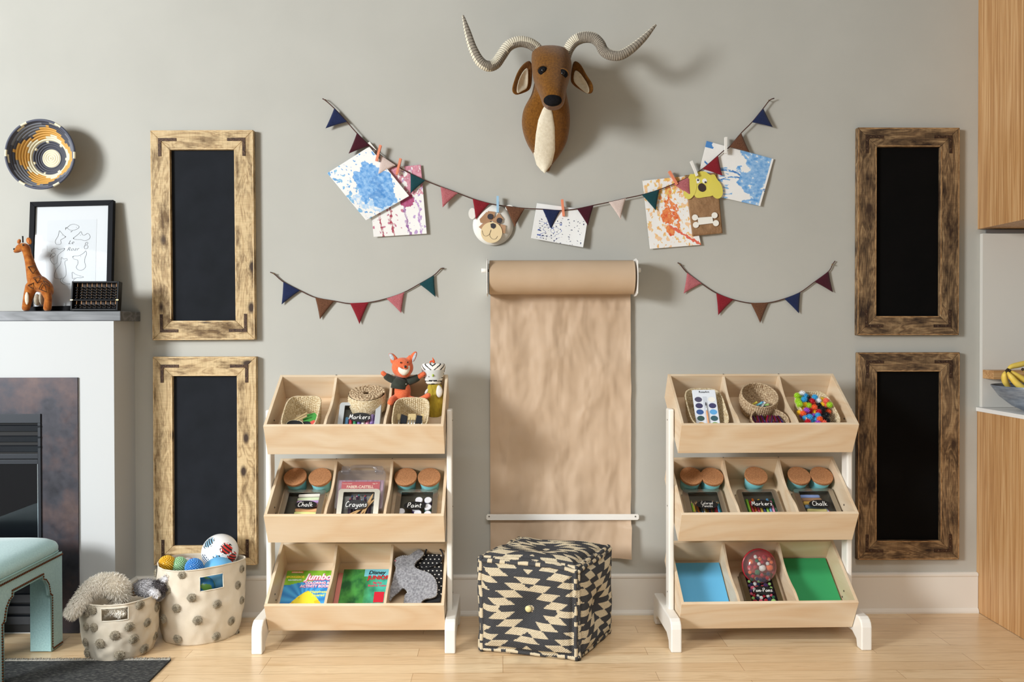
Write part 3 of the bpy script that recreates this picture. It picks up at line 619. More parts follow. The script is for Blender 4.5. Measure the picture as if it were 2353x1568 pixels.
def casecol(u, v):
    if v > .44:
        if .86 > u > .3 and .47 < v < .5: return hx('#d8a040')
        return hx('#b3122a')
    if u < .05 or u > .95 or v < .04: return hx('#b3122a')
    if u > .62:
        if v > .3: return hx('#7fc4d8') if nz(u * 9, v * 9) > -.1 else hx('#e8d060')
        return hx('#c02a34')
    return hx('#d9a227') if nz(u * 14, v * 12) > -.05 else (hx('#b06a1c') if nz(u * 9, v * 30, 3) > 0 else hx('#e8d9a0'))
o = MB().grid(lambda u, v: (-W * .8 + 1.6 * W * u, .004 + .122 * v, .0300), 60, 40, casecol).build('red_insert', M_vcg, cs, smooth=False, label='red printed insert with a honeycomb picture')
text('FABER-CASTELL', .0165, M_('#f0dfc0', .4), o, T(-.002, .102, .0304), bold=.0003); text('Age 3+', .008, M_('#f0dfc0', .4), o, T(.062, .117, .0304)); text('Premium Quality', .006, M_('#f0dfc0', .4), o, T(-.058, .117, .0304))
MB().bx(-W + .006, W - .006, .006, .135, .004, .026).build('crayon_rows', M_('#7a5a68', .6, c2='#b08aa0', ns=90, stretch=(3, .2, 1)), cs, smooth=False)

# ---------------------------------------------------------------- woven baskets
M_sea = mat('#b89f74', .85, c2='#e9dabb', ns=150, bump=.5, bs=220, bd=.002, name='seagrass'); M_seab = mat('#927455', .85, c2='#dcc6a4', ns=170, bump=.5, bs=220, bd=.002, name='brown_seagrass')
def basket(name, label, M, W, Lg, H, base=.82, ex=4, bulge=0, m_=None, n=104, rows=20, wall=.005, group='woven seagrass baskets', rimdip=0, amp=.0011):
    t = thing(name, label, 'basket', M=M, group=group)
    def R_(a, e):
        c, s = abs(math.cos(a)), abs(math.sin(a)); return (c ** e + s ** e) ** (-1 / e)
    prof = [(.02, 0, 0), (.5, 0, 0), (base, 0, 0)]
    for i in range(1, rows + 1): q = i / rows; prof.append((lerp(base, 1, q) + bulge * math.sin(PI * q), H * q, 1))
    pin = []
    for i in range(rows, 0, -1): q = i / rows; pin.append((lerp(base, 1, q) + bulge * math.sin(PI * q) - wall / (W / 2), H * q - .0005 if i < rows else H, 1))
    prof += [(1 - wall * .5 / (W / 2), H + .0025, 0)] + pin + [((base - wall / (W / 2)) * .96, .004, 0), (.5, .004, 0), (.02, .004, 0)]
    vs = []; fs = []; K = len(prof)
    for i in range(n):
        a = 2 * PI * i / n; e = R_(a, ex)
        for j, (s, z, wv) in enumerate(prof):
            d = ((amp if i % 2 else -amp) + (amp * .5 if (i // 2 + j) % 2 else -amp * .5)) * wv
            x = (W / 2 * s + d) * e * math.cos(a); y = (Lg / 2 * s + d) * e * math.sin(a); zz = z + (rimdip * math.cos(2 * a) * (z / H) ** 2 if H else 0)
            vs.append((x, y, zz))
    for i in range(n):
        for j in range(K - 1): fs.append((i * K + j, ((i + 1) % n) * K + j, ((i + 1) % n) * K + j + 1, i * K + j + 1))
    MB().add(vs, fs).build('woven_wall', m_ or M_sea, t, smooth=False)
    rp = []
    for i in range(n * 2):
        a = 2 * PI * i / (n * 2); e = R_(a, ex); k = (1 - wall * .5 / (W / 2)); rp.append((W / 2 * k * e * math.cos(a), Lg / 2 * k * e * math.sin(a), H + .002 + rimdip * math.cos(2 * a) + (.0008 if i % 2 else -.0008)))
    MB().tube(rp, [.0038 if i % 2 else .003 for i in range(n * 2)], 6, closed=True).build('braided_rim', m_ or M_sea, t)
    return t
C0 = cellM('L', 0)
basket('seagrass_basket', 'rectangular seagrass basket of small tags in the far left top bin', C0 @ T(-.238, .131, .001), .15, .205, .088, rimdip=.004)
# tags and leaf shapes inside it
def disc(name, label, cat, M, rx, ry, c, th=.002, rimc=None, group=None):
    t = thing(name, label, cat, M=M, group=group)
    MB().lathe([(.001, 0), (1, 0), (1, th), (.001, th)], 28, Matrix.Diagonal((rx, ry, 1, 1))).build('face', M_(c, .6), t, smooth=False)
    if rimc: MB().tube([(rx * math.cos(a * PI / 14), ry * math.sin(a * PI / 14), th) for a in range(28)], .0012, 6, closed=True).build('edge', M_(rimc, .5), t)
    return t
disc('oval_tag', 'black oval chalk tag with pale edge in the left seagrass basket', 'tag', C0 @ T(-.262, .088, .062) @ R('X', -8) @ R('Y', 6), .034, .026, '#14161a', rimc='#d8cfae')
disc('oval_tag', 'plain black oval tag under the edged one in the left basket', 'tag', C0 @ T(-.226, .093, .052) @ R('X', -4) @ R('Y', -8), .028, .022, '#1a1c22')
o = MB().ext([(0, 0), (.05, -.006), (.062, .022), (.04, .05), (.01, .042), (-.008, .02)], 0, .0015, 2, M=C0 @ T(-.232, .112, .048) @ R('X', 10)).build('green_leaf', M_('#3f8f3a', .6), smooth=False); tag(o, 'green felt leaf shape in the left seagrass basket', 'leaf')
o = MB().ext([(0, 0), (.03, -.004), (.034, .02), (.016, .034), (-.004, .02)], 0, .0015, 2, M=C0 @ T(-.205, .085, .052) @ R('X', 6)).build('red_petal', M_('#cf5048', .6), smooth=False); tag(o, 'coral red felt petal shape in the left seagrass basket', 'petal')
for i in range(2):
    o = MB().box((0, 0, 0), (.062, .009, .002), C0 @ T(-.246, .118 + i * .012, .062 + i * .004) @ R('Z', 22 + i * 6) @ R('Y', -14)).build('wooden_strip', M_('#a89268', .6), smooth=False); tag(o, ['lower', 'upper'][i] + ' wooden strip lying in the left seagrass basket', 'strip')
# rolled jute basket
t = thing('coiled_jute_basket', 'rolled up jute basket behind the Markers tin in the top bin', 'basket', M=C0 @ T(.022, .218, .028) @ R('X', -18))
Hj = .072; pr = [(.02, 0), (.07, 0)]
n = 64; vs = []; K = 14
for i in range(n):
    for j in range(K):
        q = j / (K - 1); r = .078 + .004 * math.sin(PI * q) + (.0012 if (i + j) % 2 else -.0012); a = 2 * PI * i / n; vs.append((r * math.cos(a), r * math.sin(a), Hj * q))
MB().add(vs, [(i * K + j, ((i + 1) % n) * K + j, ((i + 1) % n) * K + j + 1, i * K + j + 1) for i in range(n) for j in range(K - 1)]).build('woven_wall', M_sea, t)
sp = []; NS = 420
for i in range(NS):
    a = i * .092; r = .074 - .06 * i / NS; sp.append((r * math.cos(a), r * math.sin(a), Hj + .0025 * math.sin(i * 1.9) - .004 * (1 - r / .073)))
MB().tube(sp, [.0052 + .0016 * math.sin(i * 1.9) for i in range(NS)], 8).build('jute_coil', M_seab, t)
MB().lathe([(.001, Hj - .012), (.077, Hj - .012)], 32).build('inner_roll', M_seab, t)
basket('seagrass_basket', 'rectangular seagrass basket of brushes in front of the fox toy', C0 @ T(.222, .116, .001), .152, .19, .095)
for i, (x, c) in enumerate([(.172, 0), (.19, 1), (.212, 0), (.226, 0), (.238, 0), (.255, 1), (.268, 0)]):
    z = .066
    t = thing('foam_brush' if c else 'paint_brush', ['cream bristle brush, one of five in the brush basket', ('left' if i == 1 else 'right') + ' black foam brush in the brush basket'][c], 'brush', M=C0 @ T(x, .072, z) @ R('Z', rnd(-4, 4)) @ R('X', 8), group='brushes in the seagrass basket')
    if c:
        MB().ext([(-.0135, .01), (.0135, .01), (.0135, .048), (-.0135 + (.004 if i > 3 else 0), .058 if i < 3 else .052)], -.007, .007, 2).build('foam_head', M_('#1b1d22', .95), t, smooth=False, bev=.001)
        MB().tube([(0, -.04, 0), (0, .01, 0)], .0035, 8).build('handle', M_('#c9a574', .5), t)
    else:
        MB().ext([(-.004, .03), (.004, .03), (.0065, .052), (.005, .062), (-.005, .062), (-.0065, .052)], -.003, .003, 2).build('bristles', M_('#c8b282', .9, bump=.6, bs=500), t, smooth=False)
        MB().tube([(0, .005, 0), (0, .03, 0)], .0042, 8, flat=.7).build('ferrule', M_('#d0cfc8', .3, metal=.8), t)
        MB().tube([(0, -.04, 0), (0, .005, 0)], .0034, 8).build('handle', M_('#e4d8bd', .5), t)

# ---------------------------------------------------------------- right shelf, top bin
C1 = cellM('R', 0)
xa, va = on('R', 0, 1630, 940, .08)
basket('seagrass_basket', 'seagrass basket holding the watercolour palette', C1 @ T(-.228, .158, .001), .165, .235, .085, base=.8)
pal = thing('watercolor_palette', 'white watercolour palette leaning in the first basket of the right shelf', 'palette', M=C1 @ T(-.232, .016, .03) @ R('X', 22))
MB().ext(rrect(-.05, .05, 0, .232, .006), 0, .006, 2).build('palette_tray', M_('#dfe4ec', .3), pal, smooth=False, bev=.0015)
MB().ext(rrect(-.009, .009, .03, .2, .003), .006, .0066, 2).build('brush_slot', M_('#c8ced8', .35), pal, smooth=False)
text('RoseArt', .013, M_('#1a1a1e', .5), pal, T(0, .221, .0064), bold=.0002, label='black lettering')
pans = [('#4a4660', '#eceae2'), ('#38355c', '#3b3a66'), ('#2c5490', '#5aa4dc'), ('#2b4f4c', '#2b5560'), ('#d9a54c', '#7fa85a'), ('#b85a3a', '#5a7a3a')]
for r_, pr_ in enumerate(pans):
    for s_, c in enumerate(pr_):
        MB().lathe([(.001, 0), (1, 0), (1, 1)], 24, T(-.0285 + s_ * .057, .186 - r_ * .029, .0062) @ Matrix.Diagonal((.0155, .0118, .0008, 1))).build('paint_pan', M_(c, .5), pal, smooth=False)
br = thing('watercolor_brush', 'small brush with orange handle lying in the watercolour palette', 'brush', M=C1 @ T(-.232, .016, .03) @ R('X', 22) @ T(0, 0, .0102))
MB().tube([(0, .02, 0), (0, .12, 0), (0, .132, 0)], [.0032, .0038, .003], 8).build('handle', M_('#e3a06a', .4), br)
MB().tube([(0, .132, 0), (0, .155, 0)], .0022, 8).build('ferrule', M_('#e8e8e8', .3, metal=.5), br); MB().tube([(0, .155, 0), (0, .163, 0), (0, .172, 0)], [.0018, .0026, .0008], 6).build('bristles', M_('#26242e', .8), br)
# round baskets in the middle
basket('round_basket', 'round brown seagrass basket behind the dark red clips basket', C1 @ T(.012, .218, .002), .158, .158, .095, base=.72, ex=2, bulge=.12, m_=M_seab, n=110, rows=22, group='round seagrass baskets')
basket('round_basket', 'low round seagrass basket full of dark red clips', C1 @ T(.03, .098, .001), .16, .135, .07, base=.78, ex=2, bulge=.08, m_=M_seab, n=110, rows=16, group='round seagrass baskets')
for i, (c, nm, x, y, rz) in enumerate([('#3f8fc8', 'blue', .028, .212, 60), ('#e8eef0', 'white', .035, .205, 40), ('#d8c94a', 'yellow', -.005, .204, 10), ('#2f7fc0', 'bright blue', .042, .214, 110), ('#9ac070', 'light green', .045, .202, -30), ('#6fc0d0', 'turquoise', .014, .2, 5)]):
    o = MB().box((0, 0, 0), (.026, .005, .004)).box((0, .005, .0), (.026, .003, .003)).build('mini_clip', M_(c, .5), smooth=False, bev=.0008); Mq = C1 @ T(x, y, .05 + .006 * (i % 3)) @ R('Z', rz) @ R('Y', -35)
    o.location = Mq.to_translation(); o.rotation_euler = Mq.to_euler(); tag(o, nm + ' mini clip in the round brown basket', 'clip', 'small clips in the round basket')
for i in range(14):
    x = -.028 + (i % 7) * .0185; y = .07 + (i // 7) * .034
    t = thing('hair_clip', 'dark red translucent plastic clip in the low round basket', 'clip', M=C1 @ T(x, y + .01, .05 + rnd(0, .004)) @ R('Z', rnd(-28, 20)) @ R('X', rnd(-4, 8)), group='dark red clips in the low basket')
    M_rd = mat(['#7c0f26', '#4d0a22', '#960f2c', '#5a0d2f'][i % 4], .2, coat=.5)
    MB().box((0, 0, 0), (.011, .05, .009)).build('clip_body', M_rd, t, smooth=False, bev=.0012)
    MB().tube([(.001, -.022, .0062), (.001, .022, .0062)], .0013, 6).build('spring_wire', M_('#2b2a78', .3, metal=.3), t)
basket('seagrass_basket', 'seagrass basket overflowing with bristle balls, far right top bin', C1 @ T(.243, .148, .001) @ R('Z', 5), .15, .215, .085, base=.8, rimdip=.003)
# bristle balls
def bristle():
    b = MB(); b.ell((0, 0, 0), .0075, 10); G = PI * (3 - 5 ** .5)
    for i in range(56):
        z = 1 - 2 * (i + .5) / 56; r = math.sqrt(1 - z * z); d = Vector((r * math.cos(G * i), r * math.sin(G * i), z)); o = d.orthogonal().normalized(); p = d.cross(o)
        s_ = .0016; b.add([d * .007 + o * s_, d * .007 + p * s_, d * .007 - o * s_, d * .007 - p * s_, d * .0128], [(0, 1, 4), (1, 2, 4), (2, 3, 4), (3, 0, 4)])
    return b
BC = {'lime green': '#a6d42a', 'sky blue': '#35a6dd', 'black': '#101318', 'yellow': '#f4c928', 'orange': '#f0622c', 'red': '#c01226', 'purple': '#a64bc4', 'white': '#eef0f4', 'coral': '#ef6a52', 'amber': '#ee9f24'}
bm_ = {}
lay = [('white', 1844, 903), ('lime green', 1832, 908), ('lime green', 1839, 914), ('lime green', 1828, 920), ('lime green', 1836, 924), ('lime green', 1843, 920), ('lime green', 1828, 928), ('lime green', 1838, 931), ('sky blue', 1851, 909), ('sky blue', 1848, 917), ('black', 1857, 914), ('black', 1860, 922), ('sky blue', 1873, 912), ('amber', 1872, 917), ('red', 1866, 921), ('white', 1881, 920), ('yellow', 1889, 918), ('coral', 1899, 920), ('yellow', 1891, 929), ('coral', 1899, 929), ('lime green', 1907, 929),
       ('yellow', 1841, 930), ('yellow', 1850, 929), ('lime green', 1859, 931), ('orange', 1872, 928), ('orange', 1872, 935), ('black', 1882, 931), ('yellow', 1845, 941), ('purple', 1854, 942), ('amber', 1867, 939), ('red', 1862, 943), ('black', 1890, 938), ('black', 1897, 942), ('black', 1888, 948), ('black', 1900, 952), ('yellow', 1838, 948), ('orange', 1846, 949), ('red', 1855, 950), ('yellow', 1872, 947), ('red', 1882, 946), ('purple', 1845, 955), ('sky blue', 1851, 959), ('sky blue', 1861, 957), ('purple', 1870, 955), ('sky blue', 1880, 954), ('black', 1893, 960), ('orange', 1903, 945),
       ('red', 1857, 968), ('sky blue', 1864, 969), ('sky blue', 1875, 964), ('orange', 1884, 962), ('white', 1894, 965), ('coral', 1893, 970), ('purple', 1880, 972), ('purple', 1888, 974), ('amber', 1872, 977), ('black', 1901, 965), ('red', 1852, 976)]
for i, (c, px, py) in enumerate(lay):
    h = .082 + .012 * math.sin(i * 2.3) + (.012 if i < 21 else .006); x, y = on('R', 0, px, py, h); x = max(.168, min(.325, x))
    if i % 12 == 0: pass
    if c not in bm_:
        o = bristle().build('bristle_ball', M_(BC[c], .5), smooth=False); bm_[c] = o
    else: o = bm_[c].copy(); COL.objects.link(o)
    Mq = C1 @ T(x, y, h - .004); o.location = Mq.to_translation(); o.rotation_euler = (i, i * 1.3, i * .7); o.scale = (1.25,) * 3
    tag(o, f'{c} bristle ball in the basket at the far right of the top bin', 'toy ball', f'{c} bristle balls')

# ---------------------------------------------------------------- bottom bins
def book(u, k, x0, x1, v1, h, th, name, label, colf, res=(90, 70)):
    M = cellM(u, k) @ T((x0 + x1) / 2, .006, h); t = thing(name, label, 'book', M=M, group='coloring books in the left shelf'); W = x1 - x0; Lg = v1 - .006
    MB().bx(-W / 2, W / 2, 0, Lg, 0, th).build('pages', M_('#ddd6c6', .8), t, smooth=False)
    c = MB().grid(lambda a, b_: (-W / 2 + W * a, Lg * b_, th + .0006), res[0], res[1], colf).build('cover', M_vcg, t, smooth=False); return t, W, Lg, c, th
def cov1(u, v):
    if v > .78 - .1 * (1 - math.sin(PI * u * .9)): 
        return mixc(hx('#8fc43a'), hx('#6aa82a'), nz(u * 6, v * 6) + .5) if v > .84 - .13 * math.cos(u * 2.2 - .2) else hx('#2f86c4')
    if v < .6 - .55 * abs(u - .56) ** 1.4 * 2.0: return mixc(hx('#f2dd3e'), hx('#d9b82a'), .8 if nz(u * 9, v * 9, 5) > .34 else 0)
    d = math.atan2(v - .4, u - .5); return mixc(hx('#4aa6de'), hx('#2f7fc4'), .5 + .5 * math.sin(d * 16))
t, W, Lg, c, th = book('L', 2, -.353 + .013, -.146, .262, .001, .012, 'coloring_book', 'jumbo coloring book with green and blue cover, leftmost bottom bin', cov1)
Mt = lambda a, b_: T(-W / 2 + W * a, Lg * b_, th + .0012)
text('Jumbo', .043, M_('#f6ecf2', .4), c, Mt(.73, .87), shear=.25, bold=.001); text('Jumbo', .043, M_('#d4527e', .4), c, Mt(.738, .862) @ T(0, 0, -.0003), shear=.25, bold=.003)
text('COLORING &', .017, M_('#f8e8f0', .4), c, Mt(.73, .755), bold=.0003); text('ACTIVITY BOOK', .017, M_('#f8e8f0', .4), c, Mt(.69, .69), bold=.0003)
text('COLORING &', .017, M_('#c23a6e', .4), c, Mt(.737, .75) @ T(0, 0, -.0003), bold=.0012); text('ACTIVITY BOOK', .017, M_('#c23a6e', .4), c, Mt(.697, .685) @ T(0, 0, -.0003), bold=.0012)
text('Happiness', .017, M_('#e4ef7a', .4), c, Mt(.8, .58), bold=.0004); text('Squared', .017, M_('#e4ef7a', .4), c, Mt(.8, .515), bold=.0004)
MB().bx(-W / 2 + .02, -W / 2 + .072, Lg * .95, Lg * .985, th + .0007, th + .0011).build('orange_tag', M_('#e8742a', .4), c, smooth=False); text('nickelodeon', .0095, M_('#fff4e8', .4), c, Mt(.235, .967), bold=.0003)
text('SPONGEBOB', .0135, M_('#f0d83a', .4), c, Mt(.215, .87), bold=.0007); text('SQUAREPANTS', .0085, M_('#dff0fa', .4), c, Mt(.215, .81), bold=.0003)
def cov2(u, v):
    g = fbm(u * 5, v * 5, 2) 
    a = mixc(hx('#1f5a34'), hx('#4f9e4a'), g * 1.6 + .5)
    if u > .5: a = mixc(a, hx('#49b8a8'), (u - .45) * 3 * (.6 + g))
    if v > .86 and u > .45: a = mixc(a, hx('#7fcfe4'), .8)
    if v < .2 + .08 * math.sin(u * 8): a = mixc(hx('#c9932e'), hx('#e8c85a'), g + .5)
    if .72 < u < .93 and .36 < v < .56: a = hx('#c8283a')
    return a
x0, x1 = -.094, .110
t0, *_ = book('L', 2, x0 - .02, x1 - .02, .252, .001, .008, 'coloring_book', 'lower book in the middle bottom bin, only its pink edge showing', lambda u, v: hx('#d98a80'), (2, 2))
t, W, Lg, c, th = book('L', 2, x0 + .003, x1 + .002, .263, .0105, .009, 'coloring_book', 'jungle green coloring book on top in the middle bottom bin', cov2)
text('Disney', .026, M_('#15151a', .4), c, Mt(.72, .93), shear=.2, bold=.0006); text('JUNIOR', .027, M_('#c01f2c', .4), c, Mt(.77, .83), bold=.0012)
text('Big Fun', .013, M_('#d6395a', .4), c, Mt(.76, .73), bold=.0004); text('Book to Color', .013, M_('#d6395a', .4), c, Mt(.76, .675), bold=.0004)
# felt bunny bag, dotted pouch
C2 = cellM('L', 2); z5 = lambda x, y: (560 + x / 4.525, 1230 + y / 4.525)
Nn = (C2.to_3x3() @ R('X', 12).to_3x3() @ Vector((0, 0, 1))).normalized(); P0 = C2 @ Vector((.24, .15, .05))
bun = [(1822, 150), (1868, 178), (1872, 205), (1835, 250), (1790, 290), (1783, 335), (1830, 362), (1930, 398), (1990, 455), (2015, 530), (2012, 600), (2000, 640), (1950, 662), (1900, 668), (1850, 700), (1850, 760), (1680, 760), (1672, 640), (1700, 600), (1660, 556), (1610, 600), (1545, 655), (1525, 690), (1492, 650), (1508, 590), (1540, 510), (1565, 400), (1582, 345), (1555, 300), (1560, 268), (1600, 235), (1660, 215), (1720, 213), (1770, 178)]
bag = thing('felt_bunny_bag', 'grey felt bunny shaped bag with white stitching in the bottom bin', 'bag', loc=P0)
pp = [UP_(*z5(x, y), P0, Nn) for x, y in bun]; pp2 = cr([tuple(p) for p in pp + [pp[0]]], 100)[:-1]; pp2 = [Vector(p) for p in pp2]
MB().prism([p + Nn * .006 for p in pp2], [p - Nn * .006 for p in pp2]).build('felt_body', felt('#77777c', '#a4a4a8', 120), bag, world=True, smooth=False, bev=.003)
b = MB()
for i in range(0, 99, 1):
    p = pp2[i]; cdir = (Vector(pp2[(i + 3) % 99]) - Vector(pp2[i - 3])).normalized().cross(Nn).normalized()
    b.tube([p + Nn * .0064 - cdir * .0006, p + Nn * .0068 + cdir * .0042], .0006, 4)
b.build('blanket_stitching', M_('#e6e4e0', .8), bag, world=True)
MB().ell(UP_(*z5(1577, 275), P0, Nn) + Nn * .006, (.004, .003, .004), 10).build('pink_nose', M_('#d98a98', .9), bag, world=True)
P1 = C2 @ Vector((.24, .19, .035)); pou = thing('dotted_pouch', 'black pouch with white polka dots behind the felt bunny', 'pouch', loc=P1)
q = [UP_(*z5(x, y), P1, Nn) for x, y in ((1780, 235), (1890, 200), (2050, 205), (2070, 300), (2068, 560), (2045, 700), (1900, 715), (1780, 600))]
MB().prism([p + Nn * .008 for p in q], [p - Nn * .008 for p in q]).build('pouch_cloth', M_('#121216', .85), pou, world=True, smooth=False, bev=.004)
b = MB()
for i in range(8):
    for j in range(12):
        x = 1790 + i * 44 + (22 if j % 2 else 0); y = 222 + j * 40
        if x < 2055 and y < 640: p = UP_(*z5(x, y), P1, Nn) + Nn * .006; b.ell(p, (.0046, .0028, .0046), 10)
b.build('white_dots', M_('#e6e4de', .85), pou, world=True)
hp = cr([tuple(UP_(*z5(x, y), P1, Nn) + Nn * .016) for x, y in ((1890, 215), (1910, 160), (1980, 140), (2050, 170), (2075, 240), (2030, 310), (1960, 345), (1900, 355), (1840, 335))], 30)
MB().tube(hp, .0045, 8, flat=.5).build('handle_loop', M_('#24242a', .85), pou, world=True)
# bottom right bin
C3 = cellM('R', 2)
def stack(x0, x1, v1, h, c, c2, label, M=C3):
    t = thing('paper_stack', label, 'paper', M=M @ T((x0 + x1) / 2, .006, .001), group='stacks of coloured craft paper'); W = (x1 - x0) / 2
    MB().bx(-W, W, 0, v1 - .006, 0, h).build('lower_sheets', M_(c2, .8), t, smooth=False)
    MB().bx(-W - .001, W + .001, 0, v1 - .004, h + .0003, h + .0012).build('top_sheet', M_(c, .75, bump=.1, bs=400), t, smooth=False)
stack(-.338, -.133, .292, .012, '#5fb0dc', '#4a7f9c', 'stack of sky blue craft paper, left of the Pom-Poms tin')
stack(.136, .345, .305, .02, '#2f9a5c', '#aab86a', 'stack of green craft paper, right of the Pom-Poms tin')
t_, M, w, Lg = tin('R', 2, 1698, 1779, 1314, 1357, 'Pom-Poms', 'dark tin labelled Pom-Poms in the bottom bin', mat('#6a5c42', .35, metal=.7), size=.0185, lw=.045, xl=1753)
PC = {'red': '#b8132c', 'navy': '#1c2350', 'green': '#1f6a48', 'light green': '#a9dc7a', 'white': '#eae8e2', 'golden': '#e8b03a', 'pink': '#e0607a', 'purple': '#4a2560', 'orange': '#ee7040'}
pmm = {}
def pompom(c, M, r, where, grp):
    if c not in pmm:
        b = MB(); k = 22
        def f(u, v):
            a = 2 * PI * u; p = PI * v; rr = 1 + .07 * (nz(math.cos(a) * math.sin(p) * 5, math.sin(a) * math.sin(p) * 5, math.cos(p) * 5)); return (rr * math.cos(a) * math.sin(p), rr * math.sin(a) * math.sin(p), rr * math.cos(p))
        b.grid(f, k, 12, wrap=True); pmm[c] = b.build('pompom', felt(PC[c], PC[c], 300)); o = pmm[c]
    else: o = pmm[c].copy(); COL.objects.link(o)
    o.location = M.to_translation(); o.rotation_euler = M.to_euler(); o.scale = (r, r, r)
    tag(o, f'{c} pompom {where}', 'pompom', f'{c} {grp}')
random.seed(21); placed = []; cols = list(PC) + ['red', 'navy', 'light green', 'golden', 'red', 'green']
for tr in range(3000):
    r = random.choice([.0068, .0085, .011, .0125]); x = rnd(-w + .022 + r, w - .022 - r); y = rnd(.02 + r, Lg - .018 - r)
    if all(math.hypot(x - a, y - b_) > (r + c) * .93 for a, b_, c in placed):
        placed.append((x, y, r)); pompom(random.choice(cols), M @ T(x, y, .0295 - r), r, 'inside the tin labelled Pom-Poms', 'pompoms in the tin')
    if len(placed) > 58: break
MB().bx(-w + .003, w - .003, .003, Lg - .003, .0022, .008).build('felt_liner', M_('#3a2030', .9), t_, smooth=False)
# clear round tub with red lid
tx, ty = on('R', 2, 1739, 1296, .05); TM = C3 @ T(tx, .236, .068) @ R('X', 48)
tub = thing('clear_tub', 'clear round tub with red rim full of pompoms, behind the tin', 'tub', M=TM)
M_tub = glassmat('clear_tub_plastic', (.97, .97, .98, 1), .08, .06, milk=.06)
MB().lathe([(.001, -.012), (.068, -.012), (.075, -.006), (.075, .004), (.071, .004)], 40).build('red_rim', M_('#b01e2e', .3, coat=.4), tub, label='red plastic bottom and rim')
MB().lathe([(.072, .0045), (.07, .022), (.058, .044), (.03, .048), (.001, .048)], 40).build('clear_lid', M_tub, tub)
placed = []
for tr in range(2500):
    r = random.choice([.008, .011, .015]); a = rnd(0, 2 * PI); q = math.sqrt(random.random()) * (.062 - r); x, y = q * math.cos(a), q * math.sin(a)
    if all(math.hypot(x - e, y - f_) > (r + g) * .95 for e, f_, g in placed):
        placed.append((x, y, r)); pompom(random.choice(['red', 'navy', 'white', 'green', 'orange', 'golden', 'red', 'white']), TM @ T(x * (1 if r < .012 else .85), y * (1 if r < .012 else .85), .038 - r), r, 'inside the clear round tub', 'pompoms in the tub')
    if len(placed) > 34: break

# ---------------------------------------------------------------- plush fox and bird
def Wp(px, py, Y): return U(px, py, Y)
def chain(b, pts, n=10):
    P = [tuple(Wp(x, y, Y)) + (r,) for x, y, Y, r in pts]; q = cr(P, max(8, len(P) * 4)); b.tube([p[:3] for p in q], [p[3] for p in q], n)
    for p in (q[0], q[-1]): b.ell(p[:3], p[3], 10)
FO = felt('#d8623c', '#e57a50', 200)
fx = thing('fox_plush', 'orange plush fox with dark jacket sitting in the top bin', 'soft toy', loc=Wp(925, 930, -.22))
Y = -.225; b = MB()
b.ell(Wp(925, 900, Y), (.036, .032, .052), 20); b.ell(Wp(925, 845, Y), (.047, .043, .044), 24); b.ell(Wp(928, 855, Y - .018), (.032, .03, .027), 20)
for p_ in (((905, 832), (901, 823)), ((940, 828), (945, 818))): b.tube([Wp(*p_[0], Y), Wp(*p_[1], Y)], [.016, .01], 8)
chain(b, [(915, 876, Y, .014), (898, 872, Y - .004, .0125), (885, 862, Y - .008, .0105), (880, 858, Y - .01, .011)])
chain(b, [(942, 876, Y, .014), (956, 871, Y - .004, .0125), (966, 864, Y - .008, .0115), (973, 860, Y - .01, .012)])
chain(b, [(912, 915, Y, .018), (902, 918, Y - .03, .014), (897, 926, Y - .055, .014)])
chain(b, [(938, 918, Y, .018), (962, 920, Y - .02, .013), (984, 909, Y - .035, .012)])
b.build('fox_body', FO, fx, world=True, remesh=.0032)
def leaf(b, pts, Y, th, th2=None, M=None):
    """puffy leaf outline in pixels"""
    c = (sum(p[0] for p in pts) / len(pts), sum(p[1] for p in pts) / len(pts)); P = [Wp(x, y, Y) for x, y in pts]; C_ = Wp(*c, Y); n = len(P)
    vs = P + [p.lerp(C_, .35) + Vector((0, -th, 0)) for p in P] + [p.lerp(C_, .35) + Vector((0, th2 if th2 is not None else th, 0)) for p in P] + [C_ + Vector((0, -th * 1.2, 0)), C_ + Vector((0, (th2 if th2 is not None else th) * 1.2, 0))]
    fs = []
    for i in range(n):
        j = (i + 1) % n; fs += [(i, j, n + j, n + i), (n + i, n + j, 3 * n), (j, i, 2 * n + i, 2 * n + j), (2 * n + j, 2 * n + i, 3 * n + 1)]
    b.add(vs, fs)
z4 = lambda x, y: (860 + x / 8.255, 800 + y / 8.255)
for nm, O, I in (('ear', [(380, 290), (300, 220), (258, 130), (262, 90), (330, 85), (390, 120), (440, 180), (470, 205)], [(370, 270), (300, 210), (266, 130), (275, 98), (325, 92), (365, 140), (400, 215)]),
                 ('ear', [(640, 190), (690, 120), (740, 65), (800, 45), (825, 80), (815, 160), (770, 250), (735, 300)], [(700, 245), (735, 150), (780, 70), (812, 75), (805, 150), (765, 240), (725, 290)])):
    b = MB(); leaf(b, [z4(*p) for p in O], Y - .004, .007); e = b.build(nm, FO, fx, world=True, sub=1)
    b = MB(); leaf(b, [z4(*p) for p in I], Y - .011, .003, .0); b.build('inner_ear', felt('#9aa4ac', '#c8d0d6', 120), e, world=True, sub=1)
b = MB(); leaf(b, [z4(*p) for p in [(448, 335), (500, 385), (560, 395), (610, 390), (660, 330), (682, 315), (698, 370), (680, 450), (640, 510), (572, 550), (500, 520), (440, 460), (428, 390)]], Y - .049, .012, .016); b.build('white_muzzle', felt('#e6dfd0', '#f0eadc'), fx, world=True, sub=1)
b = MB(); b.ell(Wp(932, 845, Y - .06), (.012, .013, .0085), 16); b.build('snout', FO, fx, world=True)
MB().ell(Wp(931.5, 843, Y - .073), (.0058, .004, .0058), 12).build('nose', M_('#17120f', .4), fx, world=True)
for x, y in ((921, 833.5), (937, 833)): MB().ell(Wp(x, y, Y - .04), (.0034, .004, .0034), 10).build('eye', M_('#101010', .25), fx, world=True)
b = MB()
prof = [(.9, 0)]
